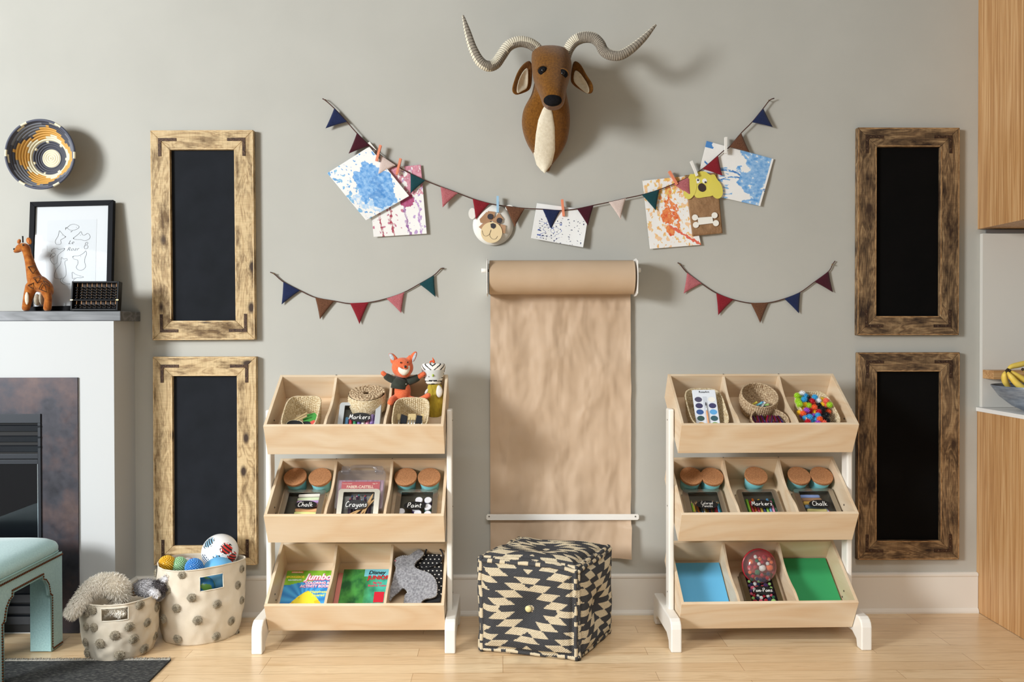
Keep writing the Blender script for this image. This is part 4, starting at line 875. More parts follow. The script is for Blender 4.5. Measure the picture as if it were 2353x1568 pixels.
jk = [(418, 560), (560, 560), (700, 550), (700, 700), (690, 740), (640, 770), (590, 735), (520, 790), (460, 850), (420, 880), (330, 850), (330, 800), (375, 700), (400, 620)]
b.tube([Wp(924, 869, Y), Wp(922, 876, Y), Wp(920, 885, Y), Wp(919, 893, Y)], [.024, .036, .039, .041], 20, flat=.92, cap=False)
chain(b, [(916, 876, Y, .0175), (900, 872, Y - .004, .0155), (889, 866, Y - .006, .0145)]); chain(b, [(941, 876, Y, .0175), (952, 872, Y - .004, .016), (958, 869, Y - .005, .015)])
b.build('jacket', M_('#252a22', .9, c2='#30362c', ns=60, bump=.5, bs=40, bd=.004, sheen=.15), fx, world=True, solid=.0015)
MB().ell(Wp(933, 883, Y - .043), (.0022, .002, .0022), 8).build('button', M_('#e0d8c8', .3), fx, world=True)
# bird with striped hood
Y = -.205
bd = thing('bird_plush', 'plush bird with black striped white hood and mustard dress beside the fox', 'soft toy', loc=Wp(1000, 950, Y))
def hood(i, j):
    return hx('#f2efe8')
b = MB(); hr = [(.0, .001), (.002, .026), (.018, .038), (.04, .044), (.065, .051), (.084, .052), (.092, .045), (.0935, .02), (.088, .001)]
M0 = Matrix.Translation(Wp(996, 884, Y))
def hcol(u, v):
    a = abs((u - .75 + .5) % 1 - .5); z = cr(hr, 49)[int(v * 48)][0] / .093
    if z > .66 or v > .8: k = (a * 17 - (z - .66) * 6) % 1.5; return hx('#17171a') if k < .42 and a < .4 else hx('#f2efe8')
    if a < .2 - max(0, .42 - z) * .35 and z > .2: return hx('#cfd2d0')
    return hx('#17171a') if (z * 6.2 + a * 1.3) % 1 < .3 and (a > .1 or z < .2) else hx('#f2efe8')
def hf(u, v):
    q = cr(hr, 49)[min(48, int(v * 48 + .5))]; a = 2 * PI * u; return (q[1] * math.cos(a) * 1.0, q[1] * math.sin(a) * .85, q[0])
b.grid(hf, 150, 48, hcol, wrap=True, M=M0); b.build('striped_hood', colmat('striped_hood', .9, bump=.3, bs=300), bd, world=True)
MB().ell(Wp(995, 863, Y - .036), (.0045, .009, .0065), 12).build('beak', M_('#a9bf4a', .7), bd, world=True)
for x, y in ((975, 863), (985, 866)): MB().ell(Wp(x, y, Y - .037), (.0022, .002, .0018), 8).build('eye', M_('#151515', .3), bd, world=True)
q = cr([tuple(Wp(x, y, Y - .0)) for x, y in ((988, 834), (991, 830), (995, 832), (998, 834), (996, 828), (994, 822))], 16); MB().tube(q, [.0035] * 10 + [.0045, .005, .0045, .003, .002, .001], 6).build('crest_feather', felt('#d8402e', '#e8702e', 60), bd, world=True)
b = MB(); zz = [Wp(996, y, Y).z for y in (882, 886, 900, 925, 948, 958)]; pD = Wp(999, 900, Y); b.lathe([(r * (1 + .0), z) for r, z in zip((.022, .03, .036, .041, .043, .036), zz)][::-1], 40, T(pD.x, pD.y, 0), sx=1, sy=.72)
b.build('mustard_dress', mat('#a08a22', .9, c2='#b89f2c', ns=12, bump=.9, bs=26, bd=.012, sheen=.2, stretch=(3, 3, 1)), bd, world=True)
for sx, P in ((1, [(1005, 882), (1012, 884), (1019, 895), (1018, 908), (1012, 917), (1005, 916), (1000, 905), (1002, 893)]), (-1, [(986, 890), (978, 895), (974, 905), (977, 909), (987, 902)])):
    b = MB(); leaf(b, P, Y - (.034 if sx > 0 else .01), .008, .005); b.build('wing', felt('#e6ddd0', '#d2d2d2', 90), bd, world=True, sub=1)
for x in (991, 1009): MB().tube([Wp(x, 955, Y), Wp(x - 1, 968, Y - .01), Wp(x - 2, 980, Y - .03)], [.01, .009, .008], 10).build('leg', felt('#5f7a34', '#6f8a3e'), bd, world=True)
# ------------------------------------------------------------------ chalkboards in pine frames
PINE1 = [(.0, '#6a5238'), (.2, '#a88b63'), (.5, '#cbb084'), (.9, '#d8bf94')]
PINE2 = [(.0, '#392a1e'), (.22, '#664e35'), (.55, '#8f7250'), (.9, '#b3966e')]
def pine(nm, st, ax, bl): return wood(nm, st, ax, scale=20, stretch=11, rough=.7, ring=1.0, bump=.5, knots=9, knotcol='#3a2616', warp=2.2, blotch=bl, saw=.28)
PM = {}
for q, st, bl in (('light', PINE1, ('#8a7a60', .5, .66)), ('dark', PINE2, ('#5a452f', .42, .66))):
    for ax in (0, 2): PM[q, ax] = pine(f'{q}_pine_{"xyz"[ax]}', st, ax, bl)
M_raw = {'light': mat('#e2caa0', .7, c2='#c9a675', ns=40), 'dark': mat('#b99366', .7, c2='#8a6238', ns=40)}
M_slate = mat('#191c21', .8, c2='#1e2127', ns=8, spec=.15, name='chalkboard_slate'); M_slate2 = mat('#060606', .8, c2='#090808', ns=8, spec=.1, name='chalkboard_black')
M_rust = mat('#35241c', .6, metal=.5, c2='#57402f', ns=120, bump=.4, bs=300, name='rusty_iron')
def board(TL, TR, BL, BR, label, tone, slate):
    YF = -.032; P = [U(*p, YF) for p in (TL, TR, BR, BL)]; c = (P[0] + P[1] + P[2] + P[3]) / 4
    t = thing('framed_chalkboard', label, 'chalkboard', loc=(c.x, 0, c.z), group='framed chalkboards')
    fw_ = .0885; x0, x1 = (P[0].x + P[3].x) / 2, (P[1].x + P[2].x) / 2; z1, z0 = (P[0].z + P[1].z) / 2, (P[2].z + P[3].z) / 2
    tl = math.atan2(P[1].z - P[0].z, P[1].x - P[0].x) * .5
    Mr = T(c.x, 0, c.z) @ Matrix.Rotation(-tl, 4, 'Y') @ T(-c.x, 0, -c.z)
    O = [(x0, z1), (x1, z1), (x1, z0), (x0, z0)]; I = [(x0 + fw_, z1 - fw_), (x1 - fw_, z1 - fw_), (x1 - fw_, z0 + fw_), (x0 + fw_, z0 + fw_)]
    for i in range(4):
        j = (i + 1) % 4; g = .0004; ax = 0 if i % 2 == 0 else 2
        poly = [O[i], O[j], I[j], I[i]]; b = MB(); b.ext([(p[0], p[1]) for p in poly], YF, -.002, 1, M=Mr)
        r = b.build('frame_rail', PM[tone, ax], t, world=True, smooth=False, bev=.0025)
        # pale worn edge strips along outer and inner arris
        b = MB()
        for A, B_, s_ in ((O[i], O[j], 1), (I[i], I[j], -1)):
            m0 = Vector((A[0], YF - .0003, A[1])); m1 = Vector((B_[0], YF - .0003, B_[1])); cc_ = Vector((c.x, m0.y, c.z)); d_ = (m1 - m0).normalized(); nn = Vector((0, 1, 0)).cross(d_)
            if (cc_ - m0).dot(nn) < 0: nn = -nn
            nn *= s_
            up, lo = [], []
            for k in range(31):
                q = k / 30; wd = .0035 + .0035 * max(0, nz(q * 9 + x0 * 7, i * 3 + s_, z0)); p = m0.lerp(m1, .01 + .98 * q) + nn * .0018
                up.append(Mr @ p); lo.append(Mr @ (p + nn * wd))
            b.add(up + lo, [(k, k + 1, 32 + k, 31 + k) for k in range(30)])
        b.build('worn_edge', M_raw[tone], r, world=True, smooth=False)
    MB().ext([I[0], I[1], I[2], I[3]], -.014, -.003, 1, M=Mr).build('slate', slate, t, world=True, smooth=False)
    for i, (sx, sz) in enumerate(((1, -1), (-1, -1), (-1, 1), (1, 1))):
        cx, cz = O[i][0] + sx * .036, O[i][1] + sz * .036; Ln = .082; Wd = .0135
        poly = [(cx, cz), (cx + sx * Ln, cz), (cx + sx * Ln, cz + sz * Wd), (cx + sx * Wd, cz + sz * Wd), (cx + sx * Wd, cz + sz * Ln), (cx, cz + sz * Ln)]
        br_ = MB().ext(poly, YF - .0025, YF + .0002, 1, M=Mr).build('corner_bracket', M_rust, t, world=True, smooth=False)
        b = MB()
        for k in (.3, .75):
            for dx, dz in ((k * Ln, Wd / 2), (Wd / 2, k * Ln)): b.ell(Mr @ Vector((cx + sx * dx, YF - .0025, cz + sz * dz)), (.0034, .0014, .0034), 8)
        b.build('bracket_screws', mat('#6a5648', .4, metal=.7), br_, world=True)
board((346.5, 300), (583, 298), (348, 781.5), (585, 782), 'tall chalkboard in light pine frame, upper of the left pair', 'light', M_slate)
board((349.5, 820), (588, 820), (354, 1299), (590.5, 1301), 'tall chalkboard in light pine frame, lower of the left pair', 'light', M_slate)
board((1969, 292.5), (2204.5, 293.5), (1972, 771.5), (2205, 770), 'tall chalkboard in dark stained frame, upper of the right pair', 'dark', M_slate2)
board((1970.5, 810.5), (2206.5, 810), (1972, 1288.5), (2204, 1286), 'tall chalkboard in dark stained frame, lower of the right pair', 'dark', M_slate2)

# ------------------------------------------------------------------ bunting
FL = {'navy': ('#17203f', '#232f57'), 'maroon': ('#38111c', '#4a1826'), 'cream': ('#c9b3aa', '#ddcdc6'), 'teal': ('#123a40', '#1b4a50'), 'pink': ('#9c4f56', '#c2787c'), 'red': ('#74161f', '#8f2430'), 'brown': ('#4f3020', '#76503a')}
def bunting(label, cord, flags, nails, YC=-.011):
    P = [U(x, y, YC) for x, y in cord]; o = P[len(P) // 2]; t = thing('bunting', label, 'bunting', loc=o)
    MB().tube(cr([tuple(p) for p in P], len(P) * 3), .0024, 6).build('cord', mat('#3a211a', .8, c2='#5a352a', ns=300), t, world=True)
    for x, y in nails:
        MB().tube([U(x, y, -.0005), U(x, y, -.016), U(x, y, -.018)], [.0016, .0016, .0036], 8).build('brass_pin', mat('#d9b88a', .25, metal=.9), t, world=True)
    for c, a, b_, tip in flags:
        b = MB(); NR = 14; A, B_, C_ = [Vector((p.x, 0, p.z)) for p in (U(*a, YC - .004), U(*b_, YC - .004), U(*tip, YC - .004))]
        vs = {}; n = 10; F_ = []; 
        cen = (A + B_ + C_) / 3
        for side in (0, 1):
            for i in range(n + 1):
                for j in range(n + 1 - i):
                    u_, v_ = i / n, j / n; w_ = 1 - u_ - v_; p = A * w_ + B_ * u_ + C_ * v_
                    e = min(u_, v_, w_) * 3; pin = .045 * (1 - abs(2 * v_ - 1)) * (abs(u_ - w_)) ; p = p.lerp(cen, .05 * (1 - e) * math.sin(PI * max(v_, .0)) if min(u_, w_) < .01 else 0)
                    th = .0012 + .0036 * max(0, min(1, e * 2.2)) ** .5
                    vs[side, i, j] = len(F_); F_.append(Vector((p.x, YC - .003 - (th if side == 0 else -th * .5), p.z)))
        fs = []
        for side in (0, 1):
            for i in range(n):
                for j in range(n - i):
                    f = (vs[side, i, j], vs[side, i + 1, j], vs[side, i, j + 1]); fs.append(f if side else f[::-1])
                    if j < n - i - 1: f = (vs[side, i + 1, j], vs[side, i + 1, j + 1], vs[side, i, j + 1]); fs.append(f if side else f[::-1])
        for k in range(n):
            for (a1, a2) in (((k, 0), (k + 1, 0)), ((0, k + 1), (0, k)), ((n - k - 1, k + 1), (n - k, k)) ): fs.append((vs[0, a1[0], a1[1]], vs[0, a2[0], a2[1]], vs[1, a2[0], a2[1]], vs[1, a1[0], a1[1]]))
        b.add(F_, fs).build('pennant', felt(*FL[c], 420), t, world=True, merge=True, angle=1.2, label=c + ' knitted pennant')
cordA = [(741, 227), (748, 231), (768, 249), (797, 280), (820, 306), (849, 335), (875, 357), (909, 380), (943, 399), (977, 415), (1012, 429), (1052, 444), (1086, 457), (1125, 468), (1161, 474), (1206, 479), (1247, 481), (1287, 484), (1326, 480), (1364, 472), (1399, 465), (1438, 456), (1475, 448), (1515, 436), (1548, 423), (1585, 406), (1615, 388), (1650, 358), (1665, 345), (1677, 337), (1703, 306), (1728, 281), (1754, 249), (1768, 231), (1779, 226)]
bunting('long knitted bunting of fifteen pennants strung below the antelope head', cordA, [
 ('navy', (768, 249), (797, 280), (748, 295)), ('maroon', (820, 306), (849, 335), (801, 353)), ('cream', (875, 357), (909, 380), (868.5, 402)), ('teal', (943, 399), (977, 415), (943, 445)), ('pink', (1012, 429), (1052, 444), (1017, 477)), ('red', (1086, 457), (1125, 468), (1093, 505)), ('brown', (1161, 474), (1206, 479), (1182.5, 522)),
 ('navy', (1247, 481), (1287.5, 484), (1266, 528)), ('maroon', (1326, 480), (1364, 472), (1351, 519)), ('cream', (1399, 465), (1438, 456), (1426, 504)), ('teal', (1475, 448), (1515, 436), (1507, 484)), ('pink', (1548, 424), (1585, 406), (1587.5, 451)), ('red', (1614.5, 388), (1650, 358), (1660, 404)), ('brown', (1676.5, 338), (1703.5, 306), (1722.5, 350)), ('navy', (1728, 281), (1754, 249), (1775.5, 292))], [(748, 230), (1767, 231)], YC=-.02)
bunting('short knitted bunting of five pennants above the left toy shelf', [(621, 626), (630, 630), (651, 648), (689, 668), (724.5, 684), (768, 692), (804, 698), (847, 695.5), (888, 686.5), (929, 672), (963.5, 653), (997, 633), (1013, 618), (1021, 617)],
 [('navy', (651, 648), (689, 668), (647, 700)), ('brown', (724.5, 684), (768, 692), (735, 734)), ('red', (804, 697), (847, 695), (826, 745)), ('pink', (888, 686.5), (929, 672), (922, 720)), ('teal', (963.5, 653), (997, 633), (1001, 683))], [(629, 629), (1013, 618)], YC=-.008)
bunting('short knitted bunting of five pennants above the right toy shelf', [(1557, 604), (1563, 608), (1579, 627), (1612, 652), (1646, 674), (1685, 689), (1725, 697), (1766, 696), (1802, 687), (1839, 672), (1872, 648), (1904, 624), (1913, 608), (1919, 600)],
 [('pink', (1579, 627), (1612.5, 652), (1571, 675)), ('red', (1646, 674), (1685, 689), (1650.5, 724.5)), ('brown', (1725, 696.5), (1766, 695.5), (1747, 742.5)), ('navy', (1802.5, 687), (1839, 672), (1836, 720.5)), ('maroon', (1872, 648), (1904, 624), (1914, 672))], [(1562.5, 608), (1912.5, 608)], YC=-.008)

# ------------------------------------------------------------------ children's art clipped to the bunting
M_art = colmat('painted_paper', .65, bump=.2, bs=60, bd=.003)
def paper(name, label, cat, q, Yt, Yb, colf, res=(200, 150), curl=.01):
    """q: TL,TR,BR,BL in pixels; Yt/Yb depth of top and bottom edge"""
    C_ = [U(*q[0], Yt), U(*q[1], Yt), U(*q[2], Yb), U(*q[3], Yb)]; o = C_[0].lerp(C_[1], .5)
    def f(u, v):
        p = C_[0].lerp(C_[1], u).lerp(C_[3].lerp(C_[2], u), v); p.y += -curl * math.sin(PI * v) * .5 - curl * (2 * u - 1) ** 2 * v + .0015 * nz(u * 3, v * 3, q[0][0]); p.y = min(p.y, -.002); return p
    s_ = MB().grid(f, res[0], res[1], colf).build('sheet', M_art, None, loc=o, solid=.0006); s_.name = name; s_.data.name = name
    return tag(s_, label, cat)
W_ = hx('#efeeec')
def art_blue(u, v):
    u += .02 * nz(u * 30, v * 30, 61); v += .02 * nz(u * 30, v * 30, 62); n = fbm(u * 5, v * 5, 1); d = math.hypot((u - .6) * 1.05, (v - .57)) + .3 * n
    fine = fbm(u * 16, v * 16, 7)
    if d < .37: return mixc(mixc(hx('#4f93d6'), hx('#9cc6ee'), fine * 1.6 + .45), hx('#3d7fc4'), (n > .12) * .5)
    if v > .55 and u < .75 and d < .55: return mixc(hx('#a9cdee'), W_, (fine + .15) * 2.4)
    if u < .3 and nz(u * 13, v * 13, 3) > .22: return mixc(hx('#4d8ed2'), hx('#9fd0e6'), fine + .5)
    if nz(u * 20, v * 20, 9) > .45 and d < .75: return hx('#6aa4dc')
    return W_
def art_blue2(u, v):
    n = fbm(u * 4, v * 4, 11); fine = fbm(u * 16, v * 16, 17)
    if u + .35 * n - .18 * (v - .5) > .62 and u < .97: return mixc(mixc(hx('#5a9ad8'), hx('#a8cdf0'), fine * 1.5 + .5), W_, 1 if fine > .27 else 0)
    s1 = abs(v - (.36 + .3 * u + .06 * math.sin(u * 9))); s2 = abs(v - (.75 - .2 * u + .1 * math.sin(u * 7 + 1)))
    if (s1 < .018 + .02 * n or s2 < .012) and u > .04 and nz(u * 30, v * 30, 4) > -.25: return mixc(hx('#2f66ad'), hx('#6ea6de'), fine + .5)
    if u < .12 and .0 < v < .12 and n > -.1: return hx('#4a86c8')
    if .08 < u < .55 and v > .4 and nz(u * 10, v * 26, 8) > .3: return hx('#86b4e0')
    return W_
def art_pink(u, v):
    u += .025 * nz(u * 26, v * 26, 63); v += .02 * nz(u * 26, v * 26, 64); n = fbm(u * 7, v * 7, 21); f2 = fbm(u * 18, v * 18, 22)
    if v < .42 and n + (u - .4) * .3 - v * .2 > -.06: return mixc(mixc(hx('#d98fa4'), hx('#b5526e'), f2 * 1.8 + .4), W_, 1 if f2 > .24 else .1)
    if math.hypot(u - .68, (v - .5) * 1.3) < .13 + .06 * n: return mixc(hx('#9c2450'), hx('#c06a9a'), f2 + .4)
    for x0, c in ((.12, '#a33a52'), (.33, '#a83a50'), (.62, '#8a4f96'), (.86, '#b38cc4')):
        if v > .5 and abs(u - x0 - (v - .5) * .12 - .05 * nz(v * 7, x0 * 9)) < .012 + .05 * abs(f2): return mixc(hx(c), W_, .2 + f2 * 1.5)
    if nz(u * 18, v * 18, 29) > .36: return hx('#c27a92') if u < .6 else hx('#b79ac8')
    return W_
def art_orange(u, v):
    u += .03 * nz(u * 24, v * 24, 65); v += .03 * nz(u * 24, v * 24, 66); n = fbm(u * 8, v * 8, 31); f2 = fbm(u * 20, v * 20, 33)
    d = math.hypot((u - .5) * 1.25, (v - .55) * .95) - .12 * n
    if d < .24 and n + f2 * .8 > -.1: return mixc(hx('#d8502e'), hx('#ee9a5a'), f2 * 2 + .5)
    if abs((v - .72) - (u - .5) * .55) < .022 and u > .45: return hx('#e06a52')
    if v < .35 and u > .3 and n > .02: return mixc(hx('#e98a5a'), hx('#e8d070'), f2 * 2 + .5)
    if nz(u * 20, v * 20, 37) > .33: return mixc(hx('#e8a06a'), hx('#ecd98a'), f2 + .5)
    if nz(u * 9, v * 11, 38) > .28: return hx('#f0c9a0')
    return W_
def art_dots(u, v):
    if nz(u * 26, v * 26, 41) > .42 and v > .3 and .1 < u < .95: return hx('#26305a')
    if .1 < u < .55 and .45 < v < .95 and abs(nz(u * 8, v * 8, 43)) < .028: return hx('#3a56a8')
    return hx('#eceded')
paper('painting', 'pink and purple painting behind the blue one at the left of the bunting', 'painting', [(845, 390), (967, 378.7), (981, 537.5), (859, 545)], -.010, -.012, art_pink, curl=.003)
paper('painting', 'white sheet with a large blue paint patch, clipped at the left', 'painting', [(752, 398), (848.6, 337), (940.6, 451), (841.5, 507)], -.0155, -.027, art_blue, curl=.005)
paper('painting', 'white sheet with small navy specks clipped in the middle of the bunting', 'painting', [(1233.8, 467), (1354, 483), (1339.6, 569), (1220, 548)], -.013, -.024, art_dots, curl=.008)
paper('painting', 'orange and yellow painting clipped left of the paper dog', 'painting', [(1476.4, 415.3), (1575, 405), (1611, 563), (1493.3, 572.5)], -.010, -.012, art_orange, curl=.002)
paper('painting', 'blue streaked painting clipped at the right beside the paper dog', 'painting', [(1623.8, 324), (1778, 365.6), (1747, 474), (1595, 440)], -.008, -.013, art_blue2, curl=.002)
# bear face on a paper plate
def flat(b, pts, y0, th): P = [U(x, y, y0) for x, y in pts]; return b.prism(P, [p + Vector((0, th, 0)) for p in P])
def circ(cx, cy, rx, ry, n=32, rot=0): return [(cx + rx * math.cos(2 * PI * i / n + rot), cy + ry * math.sin(2 * PI * i / n + rot)) for i in range(n)]
pl = thing('paper_plate_bear', 'bear face made from a white paper plate, clipped with the blue peg', 'craft', loc=U(1133, 470, -.014))
M_pw = mat('#e9e7e1', .75); M_kr = mat('#a98261', .8, c2='#b89070', ns=30); M_dkc = mat('#3a363c', .8); M_crm = mat('#e6cfa4', .75)
c0 = U(1133, 517, -.02); rr = 46.7 * pxm(-.02)
MB().lathe([(.001, .004), (rr * .74, .004), (rr * .82, -.002), (rr, -.009), (rr, -.0085), (rr * .82, -.0005), (rr * .72, .006), (.001, .006)], 48, T(*c0) @ R('X', -90) @ Matrix.Diagonal((1, 1, -1, 1))).build('plate', M_pw, pl, world=True)
b = MB(); flat(b, circ(1085, 491, 8.5, 13), -.019, .001); flat(b, circ(1170, 478, 9, 7), -.019, .001); b.build('ear', M_pw, pl, world=True, smooth=False)
for i, q in enumerate([[(1102, 504), (1118, 487), (1134, 493), (1124, 515), (1104, 512)], [(1121, 485), (1138, 487), (1134, 509), (1118, 506)], [(1131, 508), (1146, 489), (1157, 503), (1144, 520)], [(1150, 515), (1162, 518), (1161, 537), (1148, 534)], [(1100, 522), (1112, 511), (1124, 517), (1112, 532)]]):
    flat(MB(), q, -.0315 - i * .0006, .0005).build('brown_patch', M_kr, pl, world=True, smooth=False)
flat(MB(), circ(1129.5, 534.5, 24.5, 24), -.0365, .001).build('muzzle', M_crm, pl, world=True, smooth=False)
for x, y in ((1126.5, 498), (1147.5, 507)): flat(MB(), circ(x, y, 6.5, 6.5), -.0362, .0008).build('eye', M_dkc, pl, world=True, smooth=False)
flat(MB(), [(1127, 515), (1133, 513), (1139, 516), (1139, 522), (1134, 526), (1128, 523)], -.0385, .001).build('nose', M_dkc, pl, world=True, smooth=False)
MB().tube([U(x, y, -.0375) for x, y in cr([(1108, 530), (1110, 539), (1116, 543), (1123, 540), (1127, 533), (1128, 528)], 16)], .0006, 4).tube([U(x, y, -.0375) for x, y in cr([(1128, 528), (1125, 541), (1131, 549), (1139, 549), (1143, 543)], 16)], .0006, 4).build('drawn_mouth', M_dkc, pl, world=True)
# paper bag dog
dg = thing('paper_bag_dog', 'brown paper bag puppet with yellow dog head and white bone', 'craft', loc=U(1610, 410, -.03))
M_bag = mat('#8d6a4a', .85, c2='#a07c58', ns=9, bump=1.0, bs=14, bd=.02, name='crumpled_kraft'); M_yel = mat('#d9cb50', .7, c2='#e0d465', ns=4, name='yellow_paper')
A = [U(*p, -.0165) for p in ((1573, 403), (1647, 397), (1660, 536), (1591, 543))]; b = MB()
b.grid(lambda u, v: A[0].lerp(A[1], u).lerp(A[3].lerp(A[2], u), v) + Vector((0, -.002 * math.sin(PI * u) + .001 * nz(u * 5, v * 7), 0)), 24, 30); b.build('kraft_bag', M_bag, dg, world=True, solid=.004)
hd = cr([(1590, 404), (1600, 396), (1618, 394), (1632, 402), (1644, 408), (1644, 440), (1636, 450), (1620, 453), (1602, 455), (1594, 446), (1588, 430), (1590, 404)], 44)[:-1]
flat(MB(), hd, -.0238, .001).build('dog_head', M_yel, dg, world=True, smooth=False)
flat(MB(), cr([(1586, 400), (1594, 402), (1601, 420), (1598, 442), (1588, 456), (1578, 457), (1571, 447), (1574, 430), (1580, 412), (1586, 400)], 34)[:-1], -.0252, .001).build('ear', M_yel, dg, world=True, smooth=False)
flat(MB(), cr([(1630, 404), (1641, 401), (1648, 412), (1658, 426), (1661, 444), (1655, 455), (1645, 456), (1636, 447), (1628, 430), (1634, 414), (1630, 404)], 34)[:-1], -.0252, .001).build('ear', M_yel, dg, world=True, smooth=False)
for x, px_, py_ in ((1603, 1604, 414), (1619, 1621, 419)):
    e = flat(MB(), circ(x, 416, 5.4, 5.6, 20), -.0250, .001).build('eye', mat('#f4f4f2', .4), dg, world=True, smooth=False); flat(MB(), circ(px_, py_, 2.3, 2.3, 12), -.0262, .001).build('pupil', M_dkc, e, world=True, smooth=False)
flat(MB(), cr([(1606, 424), (1613, 421), (1621, 427), (1622, 436), (1615, 441), (1607, 438), (1604, 430), (1606, 424)], 24)[:-1], -.0254, .001).build('nose', mat('#3a2a28', .7), dg, world=True, smooth=False)
b = MB(); flat(b, [(1603, 500.5), (1637, 498), (1639, 513), (1605, 517)], -.0245, .0008)
for x, y in ((1597, 500), (1599, 517), (1642, 495), (1645, 513)): flat(b, circ(x, y, 7, 7, 16), -.0247, .0008)
b.build('white_bone', mat('#f0eee6', .7), dg, world=True, smooth=False)
# clothes pegs
def peg(a, b_, c, label, Y=-.027):
    A, B_ = U(*a, Y), U(*b_, Y); d = (A - B_); ln = d.length; d.normalize(); t = thing('clothes_peg', label, 'clothes peg', M=Matrix.Translation(A.lerp(B_, .5)) @ Matrix.Rotation(math.atan2(d.x, d.z), 4, 'Y'), group='small wooden pegs')
    mm = mat(c, .6); h = ln / 2
    for s_ in (-1, 1): MB().ext([(s_ * .0012, -h), (s_ * .005, -h), (s_ * .0055, -h * .1), (s_ * .0075, h), (s_ * .0048, h), (s_ * .0016, h * .15)], -.0055, .0055, 0).build('jaw', mm, t, smooth=False, bev=.0004)
    MB().tube([(0.0058, -.003 + .0, h * .02), (.0062, 0, h * .06), (.0058, .003, h * .02), (.0058, .004, h * .35)], .0008, 5).tube([(-.004, 0, h * .05), (.006, 0, h * .05)], .0021, 8).build('spring', mat('#6a6a66', .3, metal=.9), t)
OR, WH, BL_ = '#e58a68', '#e9e7e2', '#9cc4e2'
peg((874.6, 334), (865, 370.5), OR, 'coral peg holding the blue patch painting', Y=-.036)
peg((847.5, 328), (863, 347), WH, 'white peg half hidden at the top of the blue patch painting', Y=-.012)
peg((920.6, 364.6), (911.6, 401.6), OR, 'coral peg holding the pink and purple painting')
peg((1143.6, 451), (1143.8, 488.5), BL_, 'pale blue peg holding the paper plate bear', Y=-.032)
peg((1291.5, 458.8), (1295.3, 497), OR, 'coral peg holding the sheet with navy specks')
peg((1537.6, 393.6), (1555.8, 424.3), OR, 'coral peg holding the orange painting')
peg((1588, 370.5), (1602, 404.5), WH, 'white peg holding the paper bag dog', Y=-.032)
peg((1667.6, 315.5), (1667.6, 353), WH, 'white peg holding the blue streaked painting', Y=-.03)

# ------------------------------------------------------------------ felt antelope head
M_tan = felt('#663f10', '#7e5118', 120); M_cr = felt('#e0d6bf', '#ece4d0', 90); M_gr = felt('#8b8276', '#a59c8e', 120)
hd = thing('antelope_head', 'brown felt antelope head with long curled horns mounted on the wall', 'wall decor', loc=U(1255, 300, 0))
def slices(b, S, n=28, k=2.3):
    """S: (px_left, px_right, py, y_front, y_back, y_for_pixels)"""
    rows = cr([tuple(s) for s in S], len(S) * 5); vs = []
    for l, r, py, yf, yb in rows:
        ym = (yf + yb) / 2; A, B_ = U(l, py, ym), U(r, py, ym); cx = (A.x + B_.x) / 2; rx = (B_.x - A.x) / 2; ry = (yb - yf) / 2
        for i in range(n):
            a = 2 * PI * i / n; c, s = math.cos(a), math.sin(a); e = (abs(c) ** k + abs(s) ** k) ** (-1 / k); vs.append(Vector((cx + rx * c * e, ym + ry * s * e, A.z)))
    K = len(rows); fs = [(i * n + j, i * n + (j + 1) % n, (i + 1) * n + (j + 1) % n, (i + 1) * n + j) for i in range(K - 1) for j in range(n)] + [tuple(range(n - 1, -1, -1)), tuple((K - 1) * n + j for j in range(n))]
    b.add(vs, fs); return rows
b = MB()
NK = [(1240, 1290, 150, -.16, -.05), (1228, 1298, 190, -.22, -.012), (1220, 1302, 220, -.22, -.007), (1204, 1308, 250, -.205, -.007), (1199, 1310, 275, -.19, -.007), (1201, 1308, 300, -.17, -.007), (1211, 1301, 330, -.135, -.007), (1229, 1284, 360, -.09, -.007), (1241, 1268, 380, -.06, -.007), (1245, 1263, 394, -.05, -.007)]
nk = slices(b, NK)
slices(b, [(1240, 1280, 112, -.21, -.13), (1224, 1303, 117, -.24, -.1), (1221, 1312, 140, -.29, -.09), (1223, 1313, 165, -.32, -.1), (1227, 1308, 185, -.345, -.13), (1235, 1302, 205, -.37, -.17), (1242, 1299, 222, -.385, -.2), (1247, 1296, 238, -.385, -.23), (1256, 1288, 248, -.36, -.27)], k=2.2)
b.build('felt_head', M_tan, hd, world=True, remesh=.006, smoothmod=8)
def nky(x, z):
    best = -.05
    for l, r, py, yf, yb in nk:
        pass
    rows = [(U(l, py, (yf + yb) / 2), U(r, py, (yf + yb) / 2), yf, yb) for l, r, py, yf, yb in nk]
    for i in range(len(rows) - 1):
        z0, z1 = rows[i][0].z, rows[i + 1][0].z
        if z1 <= z <= z0:
            t_ = (z0 - z) / (z0 - z1 + 1e-9); L_ = lerp(rows[i][0].x, rows[i + 1][0].x, t_); R_ = lerp(rows[i][1].x, rows[i + 1][1].x, t_); yf = lerp(rows[i][2], rows[i + 1][2], t_); yb = lerp(rows[i][3], rows[i + 1][3], t_)
            q = min(.98, abs(x - (L_ + R_) / 2) / ((R_ - L_) / 2)); return (yf + yb) / 2 - (yb - yf) / 2 * (1 - q ** 2.3) ** (1 / 2.3)
    return best
z2 = lambda x, y: (1040 + x / 3.92, y / 3.92)
out = [z2(*p) for p in [(840, 950), (870, 965), (900, 1030), (925, 1150), (938, 1330), (915, 1430), (840, 1520), (765, 1435), (735, 1340), (745, 1200), (765, 1090), (800, 1010)]]
P3 = [U(x, y, -.16) for x, y in out]; zs = [p.z for p in P3]; zmx, zmn = max(zs), min(zs); b = MB(); NRW = 40; NCL = 12; vs = []
